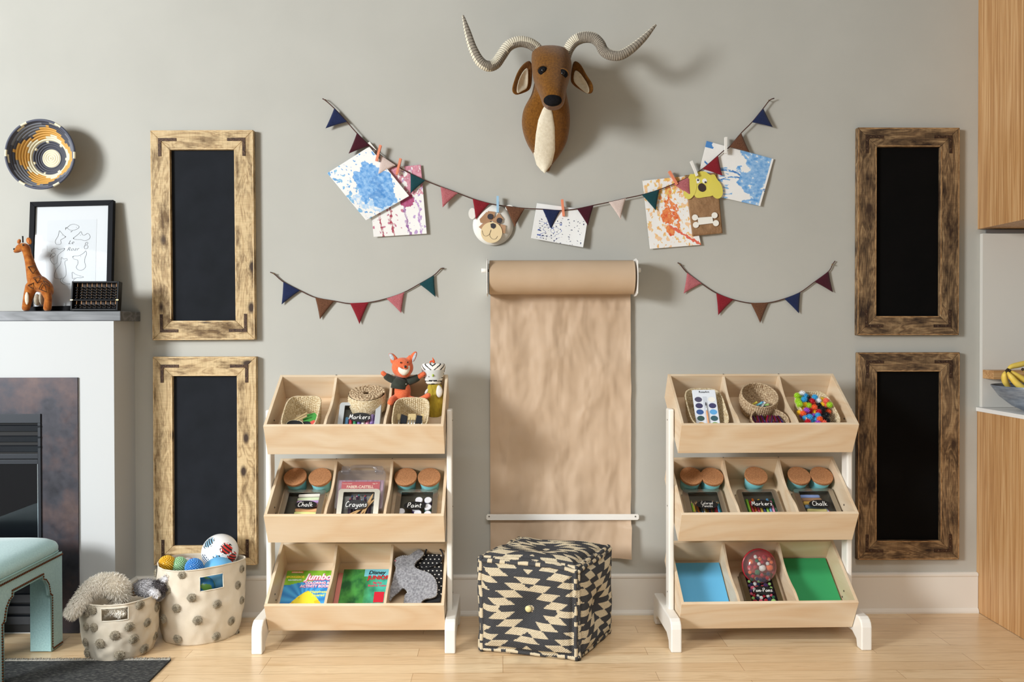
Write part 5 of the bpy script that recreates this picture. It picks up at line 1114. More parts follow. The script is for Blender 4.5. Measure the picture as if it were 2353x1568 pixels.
for i in range(NRW + 1):
    z = zmx + (zmn - zmx) * (.004 + .992 * i / NRW); X = []
    for a, c in zip(P3, P3[1:] + P3[:1]):
        if (a.z > z) != (c.z > z): X.append(a.x + (c.x - a.x) * (z - a.z) / (c.z - a.z))
    for j in range(NCL + 1):
        x = lerp(min(X), max(X), j / NCL); e = abs(math.sin(PI * j / NCL)) ** .4 * min(1, min(i, NRW - i) / 3); vs.append(Vector((x, nky(x, z) + .003 - .01 * e, z)))
b.add(vs, [(i * 13 + j, i * 13 + j + 1, (i + 1) * 13 + j + 1, (i + 1) * 13 + j) for i in range(NRW) for j in range(NCL)]).build('cream_throat', M_cr, hd, world=True)
def leafw(b, pts, Yf, th, cup=0):
    P = [U(x, y, Yf(x, y)) for x, y in pts]; n = len(P); C_ = sum(P, Vector()) / n
    rings = [(1, 0, 0), (.92, -th, .8), (.55, -th, .4), (0.1, -th, 0)]; vs = []
    for sgn in (1, -1):
        for s_, dy, cp in rings: vs += [C_.lerp(p, s_) + Vector((0, dy * sgn + cup * (1 - s_), 0)) for p in P]
    fs = []
    for sgn in range(2):
        o = sgn * 4 * n
        for k in range(3):
            for i in range(n):
                j = (i + 1) % n; f = (o + k * n + i, o + k * n + j, o + (k + 1) * n + j, o + (k + 1) * n + i); fs.append(f if sgn == 0 else f[::-1])
        fs.append(tuple(o + 3 * n + i for i in range(n)))
    b.add(vs, fs)
for O, I, xa, xb in (([(690, 535), (650, 560), (610, 600), (575, 660), (555, 720), (535, 780), (530, 830), (560, 862), (600, 855), (640, 840), (680, 825), (705, 800), (716, 750), (718, 700), (720, 620), (715, 560)], [(685, 600), (655, 615), (620, 660), (590, 730), (578, 790), (574, 850), (605, 838), (640, 815), (670, 805), (684, 760), (684, 680)], 715, -.12),
                     ([(1085, 540), (1120, 548), (1150, 570), (1180, 620), (1210, 680), (1245, 725), (1268, 765), (1272, 810), (1262, 840), (1240, 850), (1205, 845), (1170, 825), (1130, 800), (1090, 775), (1060, 740), (1058, 700), (1070, 620)], [(1098, 622), (1130, 640), (1155, 662), (1180, 700), (1205, 735), (1230, 785), (1236, 820), (1226, 850), (1195, 838), (1150, 800), (1108, 760), (1086, 730), (1086, 680)], 1065, -.12)):
    yf = lambda x, y, xa=xa: -.17 - .06 * abs((x - 1040) * 3.92 - xa) / 190
    b = MB(); leafw(b, [z2(*p) for p in O], yf, .008, .012); e = b.build('ear', M_tan, hd, world=True, merge=True, sub=1)
    b = MB(); leafw(b, [z2(*p) for p in I], lambda x, y: yf(x, y) - .0085, .003, .012); b.build('inner_ear', M_cr, e, world=True, merge=True, sub=1)
MB().ell(U(1270, 231, -.375), (.0385, .022, .024), 24).build('nose', mat('#101013', .9, c2='#18181c', ns=90, bump=.5, bs=300, spec=.15), hd, world=True)
for x, y, rz in ((1247.5, 162.5, -18), (1293.5, 169.5, 25)):
    Pq = U(x, y, -.322); M = Matrix.Translation(Pq) @ R('Y', rz)
    e = MB().ell((0, 0, 0), (.0215, .011, .0175), 20, M=M).build('eye_patch', mat('#101013', .9, c2='#18181c', ns=90, bump=.5, bs=300, spec=.15), hd, world=True)
    MB().ell((0, -.0105, -.001), (.0095, .007, .0095), 16, M=M).build('glass_eye', mat('#05060a', .08), e, world=True)
    MB().tube([M @ Vector((-.0235 * math.cos(a), .001 - .002 * math.sin(a), .002 + .0185 * math.sin(a))) for a in [PI * i / 12 * 1.0 for i in range(13)]], [.001 + .002 * math.sin(PI * i / 12) for i in range(13)], 8).build('eyelid', M_tan, e, world=True)
def horn(pts, flip):
    Q = cr([tuple(U(x, y, Y)) + (r * pxm(Y),) for x, y, Y, r in pts], 120); b = MB(); n = 18; ms = [M_cr, M_gr, mat('#3a332c', .9)]
    pts_, rr_, ring_ = [], [], []
    for i, q in enumerate(Q):
        p = Vector(q[:3]); t_ = (Vector(Q[min(i + 1, 119)][:3]) - Vector(Q[max(i - 1, 0)][:3])).normalized()
        sp = .0022
        if i % 2 == 0: pts_.append(tuple(p)); rr_.append(q[3] * .94); ring_.append(0)
        else: pts_.append(tuple(p)); rr_.append(q[3] * 1.03); ring_.append(1)
    b.tube(pts_, rr_, n); k = 0; b.mi = []
    hv = [Vector(b.v[j]) for j in range(len(b.v))]
    for i in range(len(pts_) - 1):
        cpt = Vector(pts_[i]) 
        for j in range(n):
            c = hv[i * n + j] - cpt; c.normalize(); t_ = i / 119; g = c.dot(flip(t_)); b.mi.append(1 if g > 0 else 0)
    b.mi += [b.mi[0], b.mi[-1]]
    h = b.build('horn', ms, hd, world=True)
    b = MB()
    for i in range(0, 118, 2):
        b.tube([Vector(hv[i * n + j]) * 1.0 for j in range(n)], .0011, 4, closed=True)
    b.build('horn_thread', ms[2], h, world=True)
horn([(1243, 122, -.19, 12), (1230, 108, -.2, 12.5), (1212, 98, -.21, 12.5), (1190, 96, -.215, 12.5), (1168, 106, -.215, 12.5), (1152, 128, -.22, 12.5), (1138, 147, -.23, 12.5), (1120, 152, -.24, 12), (1102, 140, -.245, 11.5), (1086, 110, -.24, 10), (1074, 72, -.225, 7.5), (1064, 36, -.21, 2.5)],
     lambda t: Vector((-.1, .65, -1)) if t < .42 else (Vector((.7, .5, -.6)) if t < .6 else Vector((.75, -.75, .45))))
horn([(1300, 132, -.19, 12), (1307, 112, -.2, 12.5), (1320, 95, -.21, 13), (1340, 86, -.22, 13), (1362, 87, -.23, 12.5), (1378, 100, -.235, 12), (1387, 117, -.235, 12), (1402, 126, -.24, 12), (1425, 127, -.245, 11.5), (1450, 113, -.25, 10.5), (1480, 87, -.25, 7.5), (1507, 57, -.25, 2.5)],
     lambda t: Vector((.8, .35, -1)) if t < .22 else Vector((.1, -.7, -.6)))

# ------------------------------------------------------------------ kraft paper roll
M_kraft = mat('#bfa486', .7, c2='#c6ac90', ns=5, bump=.15, bs=300, bd=.0006, name='kraft_paper'); 
def kraftm():
    mt, nt, b = newmat('creased_kraft_paper'); tc = N(nt, 'ShaderNodeTexCoord'); b.inputs['Roughness'].default_value = .62
    n = N(nt, 'ShaderNodeTexNoise'); n.inputs['Scale'].default_value = 6; n.inputs['Detail'].default_value = 2; L(nt, tc.outputs['Object'], n.inputs[0])
    r = ramp(nt, n.outputs[0], [(.3, '#bda388'), (.7, '#c9b096')]); L(nt, r.outputs[0], b.inputs['Base Color'])
    mp = N(nt, 'ShaderNodeMapping'); mp.inputs['Scale'].default_value = (7, 7, 3.6); L(nt, tc.outputs['Object'], mp.inputs[0])
    n2 = N(nt, 'ShaderNodeTexNoise'); n2.inputs['Scale'].default_value = 1.2; n2.inputs['Detail'].default_value = 2; n2.inputs['Distortion'].default_value = .15; L(nt, mp.outputs[0], n2.inputs[0])
    bumpit(nt, b, n2.outputs[0], .9, .04); return mt
M_krs = kraftm()
AX = -.089; RR = .076; pa = U(1125, 638, AX); pb = U(1454.5, 638, AX)
rl = thing('paper_roll_holder', 'white wall holder with a wide roll of brown kraft paper', 'paper roll', loc=((pa.x + pb.x) / 2, 0, pa.z)); zr = pa.z
MB().tube([(pa.x, AX, zr), (pb.x, AX, zr)], RR, 48).build('kraft_roll', M_kraft, rl, world=True, angle=.6)
xs0, xs1 = U(1127.5, 900, -.012).x, U(1448, 900, -.012).x; zb = U(1290, 1283, -.012).z
def sheetf(u, v):
    x = lerp(xs0, xs1, u)
    if v < .04: a = v / .04 * PI / 2; return (x, AX + (RR + .0008) * math.cos(PI / 2 - a) , zr + (RR + .0008) * math.sin(PI / 2 - a))
    q = (v - .04) / .96; z = lerp(zr, zb, q); y = AX + RR + .0008 + .002 * nz(u * 3, q * 5) - .0015 * math.sin(q * 5)
    edge = max(0, u - .93) * max(0, q - .1); x += .006 * math.sin(q * 2.5) * (u - .5) + .003 * nz(q * 14, 1, 5) * (u > .98)
    y -= .5 * max(0, u - .9) ** 1.2 * (.25 + .6 * (q > .88)) + .03 * max(0, q - .9) * 3
    return (x, min(-.0035, y), z)
MB().grid(sheetf, 40, 120).build('hanging_sheet', M_krs, rl, world=True)
M_wm = mat('#eceae5', .3, name='white_metal')
for sx, px in ((-1, 1120), (1, 1459.5)):
    x = U(px, 640, AX).x
    MB().ext([(-.004, zr + .07), (-.06, zr + .083), (AX - .03, zr + .083), (AX - .073, zr + .07), (AX - .083, zr), (AX - .073, zr - .075), (AX - .03, zr - .085), (-.06, zr - .085), (-.004, zr - .07)], x - .0016, x + .0016, 0).build('bracket', M_wm, rl, world=True, smooth=False, bev=.0008)
MB().tube([U(1106, 622, AX), U(1107, 622, AX), U(1120, 622, AX)], [.0095, .0105, .0105], 16).build('rod_end', M_wm, rl, world=True)
MB().tube([U(1459, 622, AX), U(1471, 621, AX), U(1472, 621, AX)], [.0105, .0105, .0095], 16).build('rod_end', M_wm, rl, world=True)
MB().tube([(U(1118, 622, AX).x, AX, U(1118, 622, AX).z), (pa.x + .002, AX, U(1118, 622, AX).z)], .006, 12).build('rod', M_wm, rl, world=True)
tb = thing('tear_bar', 'thin white metal bar screwed across the lower kraft paper', 'bar', loc=U(1292, 1188, -.01))
A, B_ = U(1117.5, 1187.5, -.012), U(1467, 1187, -.012); h = .0135
MB().ext([(A.x + .006, A.z - h), (B_.x - .006, B_.z - h), (B_.x, B_.z - h + .006), (B_.x, B_.z + h - .006), (B_.x - .006, B_.z + h), (A.x + .006, A.z + h), (A.x, A.z + h - .006), (A.x, A.z - h + .006)], -.028, -.025, 1).build('bar', M_wm, tb, world=True, smooth=False, bev=.0008)
for px in (1124, 1460): MB().tube([U(px, 1187.5, -.001), U(px, 1187.5, -.029)], .0032, 10).build('screw', mat('#55524e', .3, metal=.8), tb, world=True)

# ------------------------------------------------------------------ coiled wall basket
wb = thing('wall_basket', 'round coiled basket in mustard, navy and cream hung above the mantel', 'basket', loc=U(93.5, 355, -.005))
rw = 77.5 * pxm(-.1); cw = U(93.5, 355, -.1); NRG = 17; prof = []
def rc(ring_, a):
    t = ring_ / NRG; q = (a / (2 * PI)) % 1
    navy, cream, must, grey = hx('#3d3f4c'), hx('#e2dabd'), hx('#cf9a45'), hx('#6d7079')
    sk = lambda ph, k: ((q + ph) * k) % 1
    if ring_ >= NRG - 1: return cream if sk(.04, 6) < .22 else hx('#4a4e60')
    if t < .2: return cream
    if t < .47: return cream if (sk(.02 * ring_, 7) < .16 and t > .36) else navy
    st = abs(sk(.0, 5) - .5) * 2
    if t < .47 + .13 * st + .02: return cream
    if t < .64 + .2 * (1 - abs(sk(.1, 4) - .5) * 2): return must
    return grey if sk(.03 * ring_, 3) < .6 else navy
vs = []; fs = []; cs = []; n = 120; K = NRG * 5 + 1
for i in range(n):
    a = 2 * PI * i / n
    for j in range(K):
        t = j / (K - 1); r = rw * (t ** .9); dep = .092 * max(0, (t - .28) / .72) ** 1.35; bmp = abs(math.sin(PI * t * NRG)) * .004
        nx = .55 * t; vs.append(Vector((cw.x + r * math.cos(a) - 0, -.012 - dep - bmp * (1 - .5 * nx) , cw.z + r * math.sin(a))) + Vector((-math.cos(a), 0, -math.sin(a))) * bmp * nx)
for i in range(n):
    for j in range(K - 1): fs.append((i * K + j, i * K + j + 1, ((i + 1) % n) * K + j + 1, ((i + 1) % n) * K + j)); cs.append(rc(j // 5, -2 * PI * (i + .5) / n))
MB().add(vs, fs, None, cs).build('coiled_body', colmat('coiled_straw', .6, bump=.3, bs=400), wb, world=True, solid=-.004, merge=False)
MB().tube([(cw.x + rw * math.cos(a), -.104, cw.z + rw * math.sin(a)) for a in [2 * PI * i / 96 for i in range(96)]], .0055, 8, closed=True, colf=lambda i, j: hx('#e2dabd') if ((i / 96 + .03) * 6) % 1 < .24 else hx('#4a4e60')).build('wrapped_rim', colmat('rim_straw', .6), wb, world=True)
# ------------------------------------------------------------------ mantel: framed print, abacus, giraffe
TL, TR, BL = U(72.2, 463.7, -.03), U(262.9, 463, -.03), U(67, 715.5, -.085)
ax = (TR - TL).normalized(); dn = (BL - TL); Hf = dn.length; dn -= ax * dn.dot(ax) * .35; dn.normalize(); Wf = (TR - TL).length; nf = ax.cross(-dn).normalized(); nf = -nf if nf.y > 0 else nf; 
uz = -dn; ax = (uz.cross(nf)) * 1.0; ax = -ax if ax.x < 0 else ax
MF = Matrix((ax, uz, ax.cross(uz))).transposed().to_4x4(); MF.translation = TL.lerp(TR, .5) + dn * Hf * .5
pf = thing('picture_frame', 'black framed line drawing of animals leaning on the wall above the mantel', 'picture', M=MF)
w, h = Wf / 2, Hf / 2; fb_ = .0225
M_fr = mat('#121318', .6, spec=.1, name='black_frame_paint')
for poly in ([(-w, h), (w, h), (w - fb_, h - fb_), (-w + fb_, h - fb_)], [(w, h), (w, -h), (w - fb_, -h + fb_), (w - fb_, h - fb_)], [(w, -h), (-w, -h), (-w + fb_, -h + fb_), (w - fb_, -h + fb_)], [(-w, -h), (-w, h), (-w + fb_, h - fb_), (-w + fb_, -h + fb_)]):
    MB().ext(poly, -.012, .012, 2).build('frame_rail', M_fr, pf, smooth=False, bev=.001)
MB().bx(-w + fb_, w - fb_, -h + fb_, h - fb_, 0, .002).build('mat_board', mat('#d6d8da', .8), pf, smooth=False)
mw, mh0, mh1 = w * .58, -h * .62, h * .66
b = MB(); b.bx(-mw * 1.02, mw * 1.02, mh0, mh1, .0021, .0026); prn = b.build('print', mat('#d2d5d8', .8), pf, smooth=False)
MB().add([(-w + fb_, -h + fb_, .007), (w - fb_, -h + fb_, .007), (w - fb_, h - fb_, .007), (-w + fb_, h - fb_, .007)], [(0, 1, 2, 3)]).build('picture_glass', glassmat('picture_glass', (.98, .99, 1, 1), .02, .03), pf, smooth=False)
z1 = lambda x, y: (x / 3.074, 250 + y / 3.074)
MFi = MF.inverted(); nfw = MF.to_3x3() @ Vector((0, 0, 1))
def onf(x, y): p = MFi @ UP_(*z1(x, y), MF @ Vector((0, 0, .003)), nfw); return (p.x, p.y, .0032)
DR = [[(462, 850), (480, 835), (500, 820), (530, 817), (558, 832), (548, 848), (515, 860), (490, 855), (466, 838), (462, 856)], [(505, 866), (500, 872), (512, 862)],
      [(415, 880), (420, 862), (432, 875), (448, 893), (462, 905), (450, 915), (436, 922), (428, 930), (432, 945), (425, 958), (400, 958), (390, 945), (395, 925), (410, 900), (415, 880)],
      [(517, 915), (530, 905), (555, 885), (572, 868), (582, 890), (600, 892), (620, 880), (636, 900), (630, 920), (600, 932), (570, 925), (545, 925), (520, 920)],
      [(600, 970), (605, 950), (615, 942), (620, 950), (612, 965), (622, 970), (618, 985), (600, 990), (595, 975), (602, 965)],
      [(360, 1010), (375, 992), (400, 985), (415, 995), (440, 990), (455, 988), (450, 1000), (430, 1015), (410, 1035), (405, 1065), (402, 1090), (380, 1098), (362, 1080), (355, 1060), (370, 1050), (390, 1035), (382, 1020), (362, 1030), (354, 1048)],
      [(512, 1048), (525, 1040), (560, 1038), (590, 1020), (606, 1005), (610, 1030), (600, 1055), (598, 1085), (605, 1115), (585, 1138), (555, 1140), (538, 1120), (550, 1095), (548, 1070), (530, 1065), (514, 1058)],
      [(432, 1070), (435, 1050), (450, 1062), (470, 1058), (474, 1072), (460, 1072)], [(432, 1075), (425, 1100), (400, 1130), (385, 1165), (388, 1195), (420, 1202), (450, 1195), (466, 1175), (465, 1130), (458, 1090), (462, 1075)], [(425, 1202), (430, 1225), (450, 1240), (490, 1240), (492, 1235), (460, 1232), (440, 1215), (452, 1198)],
      [(508, 1160), (515, 1155), (530, 1168), (560, 1180), (590, 1188), (570, 1195), (540, 1195), (515, 1215)], [(508, 1160), (510, 1185), (512, 1200), (530, 1195)]]
b = MB()
for d in DR: q = [onf(*p) for p in d]; b.tube(cr(q, len(q) * 4), .00055, 4)
for x, y in ((540, 838), (440, 893), (568, 893), (570, 1045), (452, 1002), (565, 1183)): b.ell(onf(x, y), .001, 6)
for x, y in ((462, 905), (519, 916), (455, 990), (515, 1048)): b.ell(onf(x, y), (.0022, .0022, .0008), 8)
b.build('ink_drawing', mat('#26262a', .8), prn)
for s, x, y in (('Le', 500, 945), ('Roar', 512, 992)): text(s, .024, mat('#26262a', .8), prn, T(*onf(x, y)), shear=.5, bold=-.0004, spacing=1.15, name='ink_lettering')
# abacus
TLa, BRa = U(167.5, 647.5, -.185), U(276, 712.5, -.185); aw, ah = (BRa.x - TLa.x), TLa.z - ZM1 - .0005
AM = T(TLa.x, -.193, ZM1 + .0008) @ R('X', -7)
ab = thing('abacus', 'black wooden abacus leaning on the framed drawing', 'abacus', M=AM)
M_ab = mat('#0d0e11', .45, spec=.15, name='black_lacquer_abacus'); dp = .034; t_ = .007
for n_, args in (('frame_side', (0, t_, -dp / 2, dp / 2, 0, ah)), ('frame_side', (aw - t_, aw, -dp / 2, dp / 2, 0, ah)), ('frame_bottom', (t_, aw - t_, -dp / 2, dp / 2, 0, t_)), ('frame_top', (t_, aw - t_, -dp / 2, dp / 2, ah - t_, ah)), ('divider_bar', (t_, aw - t_, -dp / 2 + .002, dp / 2 - .002, ah * .335, ah * .335 + .005))):
    MB().bx(*args).build(n_, M_ab, ab, smooth=False, bev=.001)
MB().bx(t_, aw - t_, dp / 2 - .004, dp / 2 - .002, t_, ah - t_).build('back_board', mat('#2a201c', .7), ab, smooth=False)
bead = None; M_rodw = mat('#c99a72', .5); M_bead = mat('#0c0d10', .14, coat=.4)
for i in range(9):
    x = t_ + (aw - 2 * t_) * (i + .5) / 9; rod = MB().tube([(x, 0, t_), (x, 0, ah - t_)], .0019, 8).build('rod', M_rodw, ab)
    for z in [t_ + .0055, t_ + .0165] + [ah * .335 + .0105 + k * .0118 for k in range(5)]:
        if bead is None: bead = MB().lathe([(.0015, -.0052), (.005, -.004), (.0088, -.0008), (.0088, .0008), (.005, .004), (.0015, .0052)], 16).build('bead', M_bead, ab); o = bead
        else: o = bead.copy(); COL.objects.link(o)
        o.location = (x, 0, z)
for x in (t_ * .5, aw - t_ * .5): MB().box((x, -dp / 2 - .0004, ah * .335 + .0025), (t_ + .004, .0008, .004)).build('brass_strip', mat('#c9ab6a', .3, metal=.9), ab, smooth=False)
# giraffe
Yg = -.155
gf = thing('giraffe_plush', 'small orange plush giraffe with stitched patches standing on the mantel', 'soft toy', loc=U(85, 715, Yg))
def G(x, y, dy=0): return U(x / 3.074, 250 + y / 3.074, Yg + dy)
b = MB()
def gch(pts, n=12):
    P = [tuple(G(x, y, d)) + (r,) for x, y, d, r in pts]; q = cr(P, len(P) * 5); b.tube([p[:3] for p in q], [p[3] for p in q], n)
    for p in (q[0], q[-1]): b.ell(p[:3], p[3], 12)
gch([(108, 1008, 0, .008), (122, 1000, 0, .0125), (150, 980, 0, .0185), (180, 985, 0, .0195), (195, 1030, 0, .0175), (212, 1090, 0, .02), (228, 1150, 0, .025), (250, 1210, 0, .033), (285, 1240, 0, .036), (322, 1265, 0, .031), (335, 1290, 0, .026)])
for s_ in (-1, 1):
    gch([(222, 1260, .012 * s_, .025), (203, 1320, .018 * s_, .021), (192, 1370, .02 * s_, .0185), (184, 1408, .02 * s_ - .006, .017)]); gch([(325, 1290, .012 * s_, .022), (340, 1340, .018 * s_, .016), (338, 1380, .02 * s_, .0165), (335, 1410, .02 * s_, .017)])
M_gir = felt('#8f4a18', '#b56e2e', 60)
b.v = [(p[0], p[1], max(p[2], ZM1 + .001)) for p in b.v]
b.build('giraffe_body', M_gir, gf, world=True, remesh=.0035)
b = MB(); b.ell(G(262, 1350, -.01), (.012, .018, .026), 12); b.ell(G(296, 1340, 0), (.009, .02, .03), 12); b.build('cream_belly', felt('#a59c8a', '#b8b0a0', 80), gf, world=True)
b = MB(); b.ell(G(190, 1340, -.04), (.009, .006, .028), 12); b.build('cream_leg_patch', felt('#d8cdb8', '#e4dac8', 80), gf, world=True)
for x, y, rz in ((135, 938, 20), (205, 935, -20)): 
    e = MB().ell((0, 0, 0), (.0115 if x > 180 else .008, .005, .0165 if x > 180 else .011), 14, M=Matrix.Translation(G(x, y, -.002)) @ R('Y', rz)).build('ear', M_gir, gf, world=True)
    MB().ell((0, -.003, 0), (.006 if x > 180 else .004, .004, .0105 if x > 180 else .007), 12, M=Matrix.Translation(G(x, y, -.002)) @ R('Y', rz)).build('inner_ear', felt('#c4703a', '#d08048', 80), e, world=True)
MB().tube([G(162, 945), G(161, 915), G(160, 900)], [.003, .003, .0034], 8).build('horn', mat('#1a1816', .8), gf, world=True)
MB().ell(G(163, 963, -.017), (.004, .003, .004), 10).build('eye', mat('#101418', .1), gf, world=True); MB().ell(G(101, 992, -.004), (.005, .005, .0045), 10).build('nose', mat('#14100e', .5), gf, world=True)
b = MB()
for P in ([(198, 1118), (248, 1108), (256, 1135), (232, 1165), (198, 1118)], [(236, 1195), (284, 1186), (282, 1210), (262, 1232), (236, 1195)], [(198, 1250), (236, 1230), (236, 1275), (198, 1250)], [(305, 1215), (345, 1235), (352, 1258), (318, 1235), (305, 1215)], [(275, 1275), (300, 1230), (322, 1262), (328, 1295), (275, 1275)]):
    yy = -.024 if P[0][0] < 240 and P[0][1] < 1160 else -.036
    b.tube([G(x, y, yy) for x, y in P], .0017, 5)
b.build('stitched_patches', mat('#3a2010', .9), gf, world=True)

# ------------------------------------------------------------------ upholstered bench at the far left
M_vel = mat('#95bdc0', .8, c2='#a5cbcc', ns=160, bump=.3, bs=500, sheen=.5, name='aqua_linen'); M_pipe = mat('#8fb4b2', .7)
M_nail = mat('#6a4128', .35, metal=.85)
XR, YF_, YBk, XL = -1.842, -.83, -.335, -2.345
bn = thing('upholstered_bench', 'pale blue upholstered bench with studded arches at the far left', 'bench', loc=((XR + XL) / 2, (YF_ + YBk) / 2, 0))
yc = (YF_ + YBk) / 2; half = (YBk - YF_) / 2; ZA = .392; leg = .086
def arch(cc_, hw):
    """moorish arch opening outline from left foot to right foot, half width hw"""
    q = []
    for s_ in (-1, 1):
        side = [(hw, .0045), (hw, .235), (hw - .012, .238), (hw - .016, .256), (hw - .024, .285), (hw - .042, .308), (hw - .062, .316), (hw - .064, .33)]
        side = [(cc_ + s_ * a, z) for a, z in side]; q += side if s_ == -1 else side[::-1]
    return q
def apron(cc_, hfull, fixed, axis, name, thick):
    hw = hfull - leg; A = arch(cc_, hw); poly = [(cc_ - hfull, .0045)] + A + [(cc_ + hfull, .0045), (cc_ + hfull, ZA), (cc_ - hfull, ZA)]
    if axis == 0: MB().ext(poly, fixed - thick, fixed, 0).build(name, M_vel, bn, world=True, smooth=False)
    else: MB().ext(poly, fixed, fixed + thick, 1).build(name, M_vel, bn, world=True, smooth=False)
    return A
A = apron(yc, half, XR, 0, 'end_panel', .012); apron(yc, half, XL + .012, 0, 'end_panel', .012)
cx_ = (XR + XL) / 2; hx_ = (XR - XL) / 2 - .0005; F_ = apron(cx_, hx_, YF_, 1, 'front_panel', .012); apron(cx_, hx_, YBk - .012, 1, 'back_panel', .012)
for sx in (0, 1):
    for sy in (0, 1):
        x0 = XR - .0125 if sx else XL + .0125; x1 = x0 - (leg - .013) if sx else x0 + (leg - .013); y0 = YBk - .0125 if sy else YF_ + .0125; y1 = y0 - (leg - .013) if sy else y0 + (leg - .013)
        MB().bx(x0, x1, y0, y1, .005, ZA - .003).build('leg', M_vel, bn, world=True, smooth=False)
cxm, cym, hxm, hym = (XL + XR) / 2, (YF_ + YBk) / 2, (XR - XL) / 2 + .008, (YBk - YF_) / 2 + .008
def sq(a, e=9): c, s = math.cos(a), math.sin(a); k = (abs(c) ** e + abs(s) ** e) ** (-1 / e); return c * k, s * k
def cush(u, v):
    a = 2 * PI * u; c, s = sq(a); q = (0, .2, .4, .58, .72, .82, .89, .94, .97, .99, 1, 1, .985, .6, .01)[min(14, int(v * 14 + .5))]; i_ = min(14, int(v * 14 + .5))
    z = (.087, .086, .083, .078, .073, .067, .061, .053, .046, .038, .030, .018, .010, .004, .004)[i_]; return (cxm + hxm * q * c, cym + hym * q * s, ZA + z)
b = MB(); b.grid(cush, 120, 14, wrap=True); b.build('cushion', M_vel, bn, world=True, label='domed pale blue seat cushion')
MB().tube([(cxm + (hxm - .002) * sq(a)[0], cym + (hym - .002) * sq(a)[1], ZA + .008) for a in [2 * PI * i / 160 for i in range(160)]], .0042, 8, closed=True).build('piping', M_pipe, bn, world=True)
b = MB()
def studs(P, sp=.0105):
    d = 0
    for a, c in zip(P, P[1:]):
        a, c = Vector(a), Vector(c); ln = (c - a).length; s_ = sp - d if d else 0
        while s_ < ln: b.ell(a.lerp(c, s_ / ln), (.0044, .0044, .0044), 8); s_ += sp
        d = ln - (s_ - sp)
xx = XR + .001
studs([(xx, YF_, ZA - .012), (xx, YBk, ZA - .012)]); studs([(xx, YBk - .006, .012), (xx, YBk - leg + .008, .012)]); studs([(xx, YF_ + .006, .012), (xx, YF_ + leg - .008, .012)])
Ain = [(y + (.007 if y > yc else -.007), z + (.0085 if z > .32 else 0)) for y, z in A]; studs([(xx, y, max(.012, z)) for y, z in Ain])
b.build('nailhead_trim', M_nail, bn, world=True, kind='stuff', label='rows of bronze nailheads')
MB().tube([(XR + .0005, y, max(z, .003)) for y, z in A], .0028, 6).build('arch_piping', M_pipe, bn, world=True)

# ------------------------------------------------------------------ rug
RX, RY = -1.322, -.512
def rugm():
    mt, nt, b_ = newmat('charcoal_wool_rug'); tc = N(nt, 'ShaderNodeTexCoord'); mp = N(nt, 'ShaderNodeMapping'); mp.inputs['Scale'].default_value = (60, 420, 60); L(nt, tc.outputs['Object'], mp.inputs[0])
    n = N(nt, 'ShaderNodeTexNoise'); n.inputs['Scale'].default_value = 1; n.inputs['Detail'].default_value = 4; L(nt, mp.outputs[0], n.inputs[0])
    r = ramp(nt, n.outputs[0], [(.36, '#17181b'), (.52, '#2c2e30'), (.7, '#6f6f69')]); L(nt, r.outputs[0], b_.inputs['Base Color']); b_.inputs['Roughness'].default_value = .95; bumpit(nt, b_, n.outputs[0], .8, .004); return mt
rg = thing('rug', 'charcoal woven rug with pale fringe in the lower left corner', 'rug', loc=(-2.1, -1.2, 0))
MB().bx(-3.2, RX, -2.6, RY, .0006, .004).build('rug_pile', rugm(), rg, world=True, smooth=False, bev=.001)
MB().tube([(RX, -2.6, .0032), (RX, RY, .0032)], .003, 6).build('bound_edge', mat('#17181d', .9), rg, world=True)
b = MB(); random.seed(5)
for i in range(900):
    x = lerp(-3.2, RX, i / 900); k = rnd(.008, .022); b.tube([(x, RY - .004, .0035), (x + rnd(-.003, .003), RY + k * .5, rnd(.005, .01)), (x + rnd(-.008, .008), RY + k, rnd(.002, .008))], [.0016, .0013, .0005], 4)
b.build('fringe', mat('#8c8880', .95, c2='#b5b0a4', ns=200), rg, world=True, kind='stuff', label='pale wool fringe')

# ------------------------------------------------------------------ canvas baskets with pompoms
M_can = mat('#ddd2c0', .9, c2='#d4c8b4', ns=14, bump=.5, bs=500, bd=.0008, name='canvas'); M_pp = mat('#8a806e', .95, c2='#aca28e', ns=300, bump=.5, bs=400)
z7 = lambda x, y: (140 + x / 4.9, 1220 + y / 4.9)
def pomesh():
    b = MB(); G_ = PI * (3 - 5 ** .5)
    b.lathe([(.001, .008), (.012, .007), (.017, .001)], 14)
    for i in range(150):
        r = math.sqrt((i + .5) / 150); a = G_ * i; d = Vector((math.cos(a) * r, math.sin(a) * r, .55 * math.sqrt(max(0, 1 - r * r)) + .08)); o = d.orthogonal().normalized(); p = d.cross(o).normalized(); l = .02 * rnd(.85, 1.1); s_ = .0013
        base = d * .006; mid = d * l * .7; tip = d * l + Vector((rnd(-.003, .003), rnd(-.003, .003), -.002 * r))
        b.add([base + o * s_, base - o * s_, mid + p * s_, mid - p * s_, tip], [(0, 2, 3), (1, 3, 2), (0, 3, 1), (2, 4, 3)])
    return b
PME = [None]
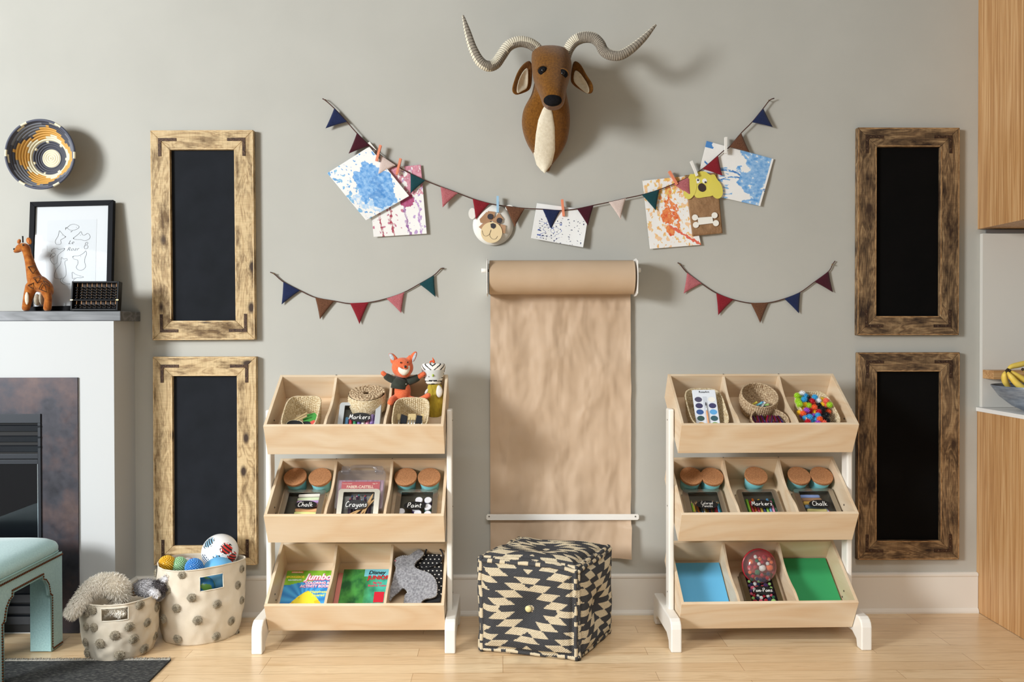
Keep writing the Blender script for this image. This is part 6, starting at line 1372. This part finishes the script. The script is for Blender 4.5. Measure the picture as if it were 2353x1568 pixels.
def cbasket(name, label, c, r0, r1, H, dz, slot, spots, lean=(0, 0), seed=1):
    """canvas tub: base radius r0, rim radius r1, height H, rim tilt dz(front-back)"""
    t = thing(name, label, 'basket', loc=(c[0], c[1], 0), group='canvas baskets with pompom trim')
    def rad(a, q): return lerp(r0, r1, q) + .006 * math.sin(3 * a + seed) * q + .004 * nz(math.cos(a) * 2 + seed, math.sin(a) * 2, q * 3) - .012 * (1 - q) ** 6 + .006 * math.sin(PI * q) + .0035 * nz(math.cos(a) * 5, math.sin(a) * 5 + seed, q * 7)
    def pt(a, q, off=0):
        r = rad(a, q) + off; z = H * q + dz * math.sin(a) * q + .006 * math.sin(2 * a + seed * 2) * q; return Vector((c[0] + lean[0] * q + r * math.cos(a), c[1] + lean[1] * q + r * math.sin(a), .0085 + z if name == 'canvas_basket_on_rug' else .001 + z))
    # slot rectangle -> (a,q) window
    def inv(px, py):
        best = None; Rr = ray(px, py)
        for i in range(0, 181):
            a = -PI + PI * i / 180
            for j in range(0, 61):
                p = pt(a, j / 60); d = (p - CAM); e = (d - Rr * (d.dot(Rr) / Rr.dot(Rr))).length
                if best is None or e < best[0]: best = (e, a, j / 60)
        return best[1], best[2]
    s0, s1 = inv(*z7(*slot[0])), inv(*z7(*slot[1])); a0, a1 = sorted((s0[1 - 1], s1[0])); q0, q1 = sorted((s0[1], s1[1]))
    NU, NV = 240, 60; ia0, ia1 = round((a0 + 2 * PI) / (2 * PI) * NU) % NU, round((a1 + 2 * PI) / (2 * PI) * NU) % NU; j0, j1 = round(q0 * NV), round(q1 * NV)
    b = MB(); b.grid(lambda u, v: pt(2 * PI * u, v), NU, NV, wrap=True, skip=lambda u, v: ia0 <= int(u * NU) < ia1 and j0 <= int(v * NV) < j1)
    b.add([pt(2 * PI * i / 48, 0) + Vector((0, 0, .002)) for i in range(48)], [tuple(range(48))])
    b.build('canvas_body', M_can, t, world=True, solid=-.003)
    rim = [pt(2 * PI * i / 96, 1) for i in range(96)]; MB().tube(rim, .003, 6, closed=True).build('rolled_rim', M_can, t, world=True)
    A0, A1 = 2 * PI * ia0 / NU, 2 * PI * ia1 / NU; q0, q1 = j0 / NV, j1 / NV
    P = [pt(lerp(A0, A1, k / 12), q1, .0008) for k in range(13)] + [pt(A1, lerp(q1, q0, k / 5), .0008) for k in range(1, 6)] + [pt(lerp(A1, A0, k / 12), q0, .0008) for k in range(1, 13)] + [pt(A0, lerp(q0, q1, k / 5), .0008) for k in range(1, 5)]
    MB().tube(P, .0022, 6, closed=True).build('handle_slot_trim', mat('#e6ddcc', .8), t, world=True)
    for k, (x, y, s_) in enumerate(spots):
        a, q = inv(*z7(x, y)); p = pt(a, q, .001); n_ = Vector((math.cos(a), math.sin(a), 0))
        if PME[0] is None: PME[0] = pomesh().build('pompom', M_pp, t, smooth=True); o = PME[0]
        else: o = PME[0].copy(); COL.objects.link(o); o.parent = t
        o.location = p - Vector((c[0], c[1], 0)); o.rotation_euler = n_.to_track_quat('Z', 'Y').to_euler(); o.scale = (s_ * 1.2,) * 3
    return pt
random.seed(3)
BLc = (-1.309, -.208); BSc = (-1.568, -.4)
ptL = cbasket('canvas_basket', 'large canvas basket with pompoms, full of balls, by the toy shelf', BLc, .166, .178, .312, -.014, ((1562, 522), (1835, 628)),
        [(1070, 480, .85), (1365, 500, .8), (1470, 755, .9), (1760, 830, .9), (1985, 610, .85), (2030, 430, .8), (2030, 785, .8), (1305, 870, .9), (1540, 1015, .95), (1915, 1015, .9), (1315, 1215, .95), (1750, 1195, .9), (2000, 1170, .8), (1200, 665, .8), (1165, 990, .9), (1150, 1080, .85)], seed=1)
ptS = cbasket('canvas_basket_on_rug' if False else 'canvas_basket', 'small canvas basket with pompoms, holding soft toys, on the rug edge', BSc, .133, .147, .222, -.014, ((450, 880), (755, 995)),
        [(362, 895, .9), (380, 1085, .9), (885, 840, .9), (1085, 865, .9), (970, 1035, .85), (775, 1085, .95), (610, 1175, .95), (820, 1215, .95), (445, 1270, .95), (660, 1395, 1), (935, 1330, .95), (1075, 1190, .85), (305, 1375, .9), (292, 930, .8), (285, 1080, .8), (285, 1250, .8)], lean=(.0, .0), seed=4)
# balls
def ballat(px, py, Y, r): return U(px, py, Y)
def ballcol(u, v):
    a = 2 * PI * u; p = PI * v; x, y, z = math.cos(a) * math.sin(p), math.sin(a) * math.sin(p), math.cos(p)
    for d, c1, c2 in (((.62, -.7, .35), '#d8342c', '#1a1a1e'), ((.2, -.95, -.25), '#5fa6cc', '#15151a'), ((-.6, -.75, -.28), '#2a3a5a', '#dfe6ea'), ((-.45, -.6, .7), '#7fa9c0', '#2a2a30'), ((.85, -.5, -.22), '#d8342c', '#1a1a1e')):
        D = Vector(d).normalized(); dt = x * D.x + y * D.y + z * D.z
        if dt > .93 and (dt > .962 or nz(x * 12, y * 12 + z * 9) > 0):
            return hx(c1) if (math.sin((x + z) * 34) > -.1) else hx(c2)
    return hx('#efefee')
p = ballat(505.5, 1269, -.122, .08); sb = MB(); sb.grid(lambda u, v: (.079 * math.cos(2 * PI * u) * math.sin(PI * v), .079 * math.sin(2 * PI * u) * math.sin(PI * v), .079 * math.cos(PI * v)), 300, 150, ballcol, wrap=True)
o = sb.build('soccer_ball', colmat('ball_print', .4, coat=.2), None); o.location = p; tag(o, 'white soccer ball with red, blue and black checks on top of the basket', 'ball')
p = ballat(502, 1321, -.235, .08); o = MB().ell((0, 0, 0), .074, 32).build('rubber_ball', mat('#69b3e4', .6, name='sky_rubber')); o.location = p; tag(o, 'plain sky blue ball at the front of the large canvas basket', 'ball')
def bumpy(px, py, Y, r, c, label, rd):
    b = MB(); b.ell((0, 0, 0), r * .9, 24); G_ = PI * (3 - 5 ** .5)
    for i in range(260):
        z = 1 - 2 * (i + .5) / 260; q = math.sqrt(1 - z * z); d = Vector((q * math.cos(G_ * i), q * math.sin(G_ * i), z)); b.ell(d * r * .92, r * .105, 6)
    o = b.build('bumpy_ball', mat(c, .3, coat=.3)); o.location = U(px, py, Y); return tag(o, label, 'ball', 'bumpy massage balls')
bumpy(384, 1297, -.235, .038, '#e8b52a', 'yellow bumpy ball at the left of the large canvas basket', 0)
bumpy(412, 1299, -.22, .036, '#a3cfa0', 'pale green bumpy ball between the yellow and blue ones', 0)
bumpy(446, 1304, -.3, .038, '#4a92d8', 'blue bumpy ball beside the plain sky blue ball', 0)
o = MB().ell((0, 0, 0), .042, 24).build('small_ball', mat('#d8cfd0', .4, c2='#c84a60', ns=20, lo=.5, hi=.55)); o.location = U(432, 1304, -.14); tag(o, 'white and red ball behind the bumpy balls', 'ball')
def globe(u, v):
    return hx('#5a8a3a') if nz(u * 5, v * 3.5, 6) > .12 else hx('#1f6fa6')
o = MB().grid(lambda u, v: (.046 * math.cos(2 * PI * u) * math.sin(PI * v), .046 * math.sin(2 * PI * u) * math.sin(PI * v), .046 * math.cos(PI * v)), 80, 40, globe, wrap=True).build('globe_ball', colmat('globe_print', .35)); o.location = U(468, 1350, -.315); tag(o, 'blue and green globe ball seen through the basket handle slot', 'ball')
# soft toys: fur made of small tufts
def fur(spine, rads, dens, ln, col, seed=1, grav=.35, w=.0011):
    random.seed(seed); b = MB(); q = cr([tuple(p) + (r,) for p, r in zip(spine, rads)], 40)
    for _ in range(dens):
        i = random.randrange(1, 39); t = (Vector(q[i + 1 if i < 39 else 39][:3]) - Vector(q[i - 1][:3])).normalized(); c = Vector(q[i][:3]).lerp(Vector(q[min(39, i + 1)][:3]), random.random()); r = q[i][3]
        o = t.orthogonal().normalized(); p = t.cross(o); a = rnd(0, 2 * PI); n = o * math.cos(a) + p * math.sin(a); base = c + n * r * .92; l = ln * rnd(.6, 1.2)
        d = (n + t * rnd(.1, .8) + Vector((rnd(-.4, .4), rnd(-.4, .4), rnd(-.4, .2) - grav))).normalized(); m = base + d * l * .55 + n * l * .15; e = base + d * l + Vector((0, 0, -l * grav * .6)); s_ = d.cross(n).normalized() * w if d.cross(n).length > 1e-4 else o * w
        b.add([base - s_, base + s_, m + s_ * .8, m - s_ * .8, e], [(0, 1, 2, 3), (3, 2, 4)])
    return b
M_ivo = mat('#d8cfbf', .95, sheen=.4); M_ivo2 = mat('#faf4e8', .95, sheen=.5, name='ivory_fur')
lam = thing('shaggy_plush', 'shaggy cream plush flopping out of the small canvas basket', 'soft toy', loc=U(240, 1370, -.42))
Yl = -.44; SP = [U(278, 1378, Yl + .04), U(268, 1350, Yl + .02), U(240, 1343, Yl), U(213, 1352, Yl - .03), U(192, 1372, Yl - .07), U(176, 1394, Yl - .1), U(160, 1413, Yl - .11)]; RD = [.035, .043, .04, .034, .027, .024, .013]
b = MB(); q = cr([tuple(p) + (r,) for p, r in zip(SP, RD)], 30); b.tube([p[:3] for p in q], [p[3] for p in q], 14); b.ell(q[0][:3], q[0][3], 12); b.ell(q[-1][:3], q[-1][3], 12); b.build('plush_body', M_ivo, lam, world=True, remesh=.006)
fur(SP, RD, 9000, .018, None, 2, w=.001).build('shaggy_fur', M_ivo2, lam, world=True, kind='stuff', label='long cream fur')
SP2 = [U(228, 1408, -.5), U(250, 1404, -.5), U(272, 1402, -.505), U(283, 1412, -.51)]; RD2 = [.022, .02, .018, .014]; b = MB(); q = cr([tuple(p) + (r,) for p, r in zip(SP2, RD2)], 12); b.tube([p[:3] for p in q], [p[3] for p in q], 12); b.ell(q[-1][:3], q[-1][3], 10)
b.build('paw', M_ivo, lam, world=True); fur(SP2, RD2, 700, .012, None, 3).build('paw_fur', M_ivo2, lam, world=True, kind='stuff')
dn_ = thing('grey_plush', 'grey plush donkey with white ear resting on the small basket rim', 'soft toy', loc=U(340, 1358, -.36))
Yd = -.37; b = MB(); SP = [U(312, 1357, Yd), U(325, 1352, Yd), U(342, 1352, Yd - .01), U(358, 1360, Yd - .01), U(366, 1370, Yd)]; RD = [.021, .03, .034, .03, .024]; q = cr([tuple(p) + (r,) for p, r in zip(SP, RD)], 20); b.tube([p[:3] for p in q], [p[3] for p in q], 14); b.ell(q[-1][:3], q[-1][3], 12)
M_gry = mat('#8a888c', .95, c2='#a9a7a9', ns=60, sheen=.4); b.build('plush_body', M_gry, dn_, world=True, remesh=.005); fur(SP, RD, 2600, .011, None, 4, grav=.1).build('short_fur', mat('#b5b3b5', .95, c2='#77757a', ns=30, sheen=.4), dn_, world=True, kind='stuff')
MB().ell(U(309, 1358, Yd - .003), (.017, .02, .0225), 16).build('brown_muzzle', felt('#75604a', '#8a745c', 90), dn_, world=True)
E1 = [U(352, 1355, Yd - .035), U(362, 1366, Yd - .055), U(364, 1372, Yd - .06)]
for E1, nm in (([U(347, 1356, Yd - .04), U(356, 1364, Yd - .055), U(363, 1373, Yd - .058)], 'hanging_ear'), ([U(360, 1352, Yd), U(376, 1336, Yd), U(389, 1322, Yd)], 'raised_ear')):
    q = cr([tuple(p) + (r,) for p, r in zip(E1, (.011, .015, .007))], 12); b = MB(); b.tube([p[:3] for p in q], [p[3] for p in q], 10, flat=.5); e = b.build(nm, mat('#d9d8dc', .95, sheen=.4), dn_, world=True)
    fur(E1, [.011, .014, .007], 500, .009, None, 6, grav=.1).build('ear_fur', mat('#e2e0e2', .95, sheen=.4), e, world=True, kind='stuff')
b = fur([U(354, 1342, Yd - .01), U(366, 1348, Yd - .02), U(374, 1358, Yd - .015)], [.012, .014, .012], 700, .016, None, 8, grav=.2); b.build('dark_mane', mat('#4a4244', .95), dn_, world=True, kind='stuff')

# ------------------------------------------------------------------ kilim pouf
CB = [Vector((.298, -.546, 0)), Vector((-.094, -.434, 0)), Vector((.068, -.135, 0)), Vector((.462, -.245, 0))]   # front corner, left, back, right
HP = .372; tp = [Vector((c.x * 1.0, c.y, HP + (-.004, .012, .018, .008)[i])) for i, c in enumerate(CB)]; bt_ = [Vector((c.x, c.y, .004)) for c in CB]; cen = sum(CB, Vector()) / 4 + Vector((0, 0, HP / 2))
DK, LT = hx('#454547'), hx('#c8ba9f')
def kil(u, v, off=0):
    """stepped kilim diamond: toothed bands round the face centre"""
    rows = 13; r = v * rows; i = math.floor(r); t = r - i; yc_ = (i + .5) / rows - .5; s_ = 1 if yc_ >= 0 else -1; k = abs(i - 6)
    tooth = (t if s_ < 0 else 1 - t) * .085
    d = abs(u - .5) + off + k * .088 + (tooth - .02 if k else .0); 
    if k == 0: d = abs(u - .5) + abs(t - .5) * .06
    j = fbm(u * 60, v * 60, 3) * .006; d += j
    c = LT if (d < .04 or .30 < d < .475 or .70 < d < .87) else DK
    g = .9 + .2 * nz(u * 70, v * 70, 9); return (c[0] * g, c[1] * g, c[2] * g, 1)
def face(b, P, nrm, off=0, tw=0, bulge=.022, dim=.03):
    def f(u, v):
        p = P[0].lerp(P[1], u).lerp(P[3].lerp(P[2], u), v); e = min(u, 1 - u, v, 1 - v); rr_ = math.hypot(u - .5, v - .5)
        bl = bulge * min(1, e / .14) ** .7 - dim * math.exp(-(rr_ / .16) ** 2) + .006 * nz(u * 5, v * 5, off * 9 + tw) * min(1, e * 8) - .006 * (math.exp(-((e - .055) / .018) ** 2))
        return p + nrm * (bl + (.0011 if (int(u * 88 + .5) + int(v * 88 + .5)) % 2 else 0))
    b.grid(f, 88, 88, (lambda u, v: kil(v, u, off)) if tw else (lambda u, v: kil(u, v, off)))
pf_ = thing('kilim_pouf', 'square kilim pouf with black and cream diamonds in front of the paper roll', 'pouf', loc=(cen.x, cen.y, 0))
b = MB()
def nrm_(a, c, d): n = (c - a).cross(d - a).normalized(); return n if n.dot((a + c + d) / 3 - cen) > 0 else -n
for P, off, tw in (([bt_[1], bt_[0], tp[0], tp[1]], 0, 0), ([bt_[0], bt_[3], tp[3], tp[0]], .05, 0), ([bt_[3], bt_[2], tp[2], tp[3]], 0, 0), ([bt_[2], bt_[1], tp[1], tp[2]], 0, 0), ([tp[1], tp[0], tp[3], tp[2]], .02, 0)):
    face(b, P, nrm_(P[0], P[1], P[3]), off, tw, dim=.012 if P[0] is tp[1] else .03)
b.add([c + Vector((0, 0, .0)) for c in bt_], [(3, 2, 1, 0)])
def warp(p): x, y, z = p; k = min(1, z / .08); return (x + .011 * k * nz(x * 5, y * 5 + z * 5, 3), y + .011 * k * nz(x * 5 + 7, z * 6, y * 5), max(.0015, z + .012 * k * nz(x * 6, y * 6, z * 4 + 9)))
b.v = [warp(p) for p in b.v]
M_kil = colmat('woven_kilim', .95, bump=.6, bs=420, bd=.002, spec=.1); b.build('kilim_cover', M_kil, pf_, world=True, smooth=False)
b = MB()
for a, c in [(tp[i], tp[(i + 1) % 4]) for i in range(4)] + [(bt_[i], bt_[(i + 1) % 4]) for i in range(4)] + [(bt_[i], tp[i]) for i in range(4)]:
    for sh in (-1, 1):
        n1 = (c - a).normalized(); out = ((a + c) / 2 - cen); out -= n1 * out.dot(n1); out.normalize(); sd = n1.cross(out) * .007 * sh; pts = []
        for k in range(41):
            q = k / 40; pts.append(a.lerp(c, q) - out * .006 + sd + out * (.005 * nz(q * 6, a.x * 9, sh)) + Vector((0, 0, .004 * nz(q * 7, a.y * 9, sh + 4))))
        if a.z < .02 and c.z < .02: pts = [Vector((p.x, p.y, max(p.z, .012))) for p in pts]
        sg = 7 if a.z != c.z or a.z < .02 else 6
        b.tube(pts, [.0085 + .002 * nz(k * .4, sh) for k in range(41)], 10, colf=lambda i, j, sg=sg: DK if nz(i * .21, sg + sh) > -.02 else LT)
b.v = [warp(p) for p in b.v]
b.build('rolled_seam', M_kil, pf_, world=True)
for P in ([bt_[1], bt_[0], tp[0], tp[1]], [bt_[0], bt_[3], tp[3], tp[0]]):
    c = sum(P, Vector()) / 4; n = nrm_(P[0], P[1], P[3]); q = n.to_track_quat('Z', 'Y').to_matrix().to_4x4()
    if P[0] is bt_[1]: MB().ell((0, 0, 0), (.0135, .0135, .006), 20, M=Matrix.Translation(c - n * .002) @ q).build('tuft_button', mat('#cfc48e', .5), pf_, world=True)
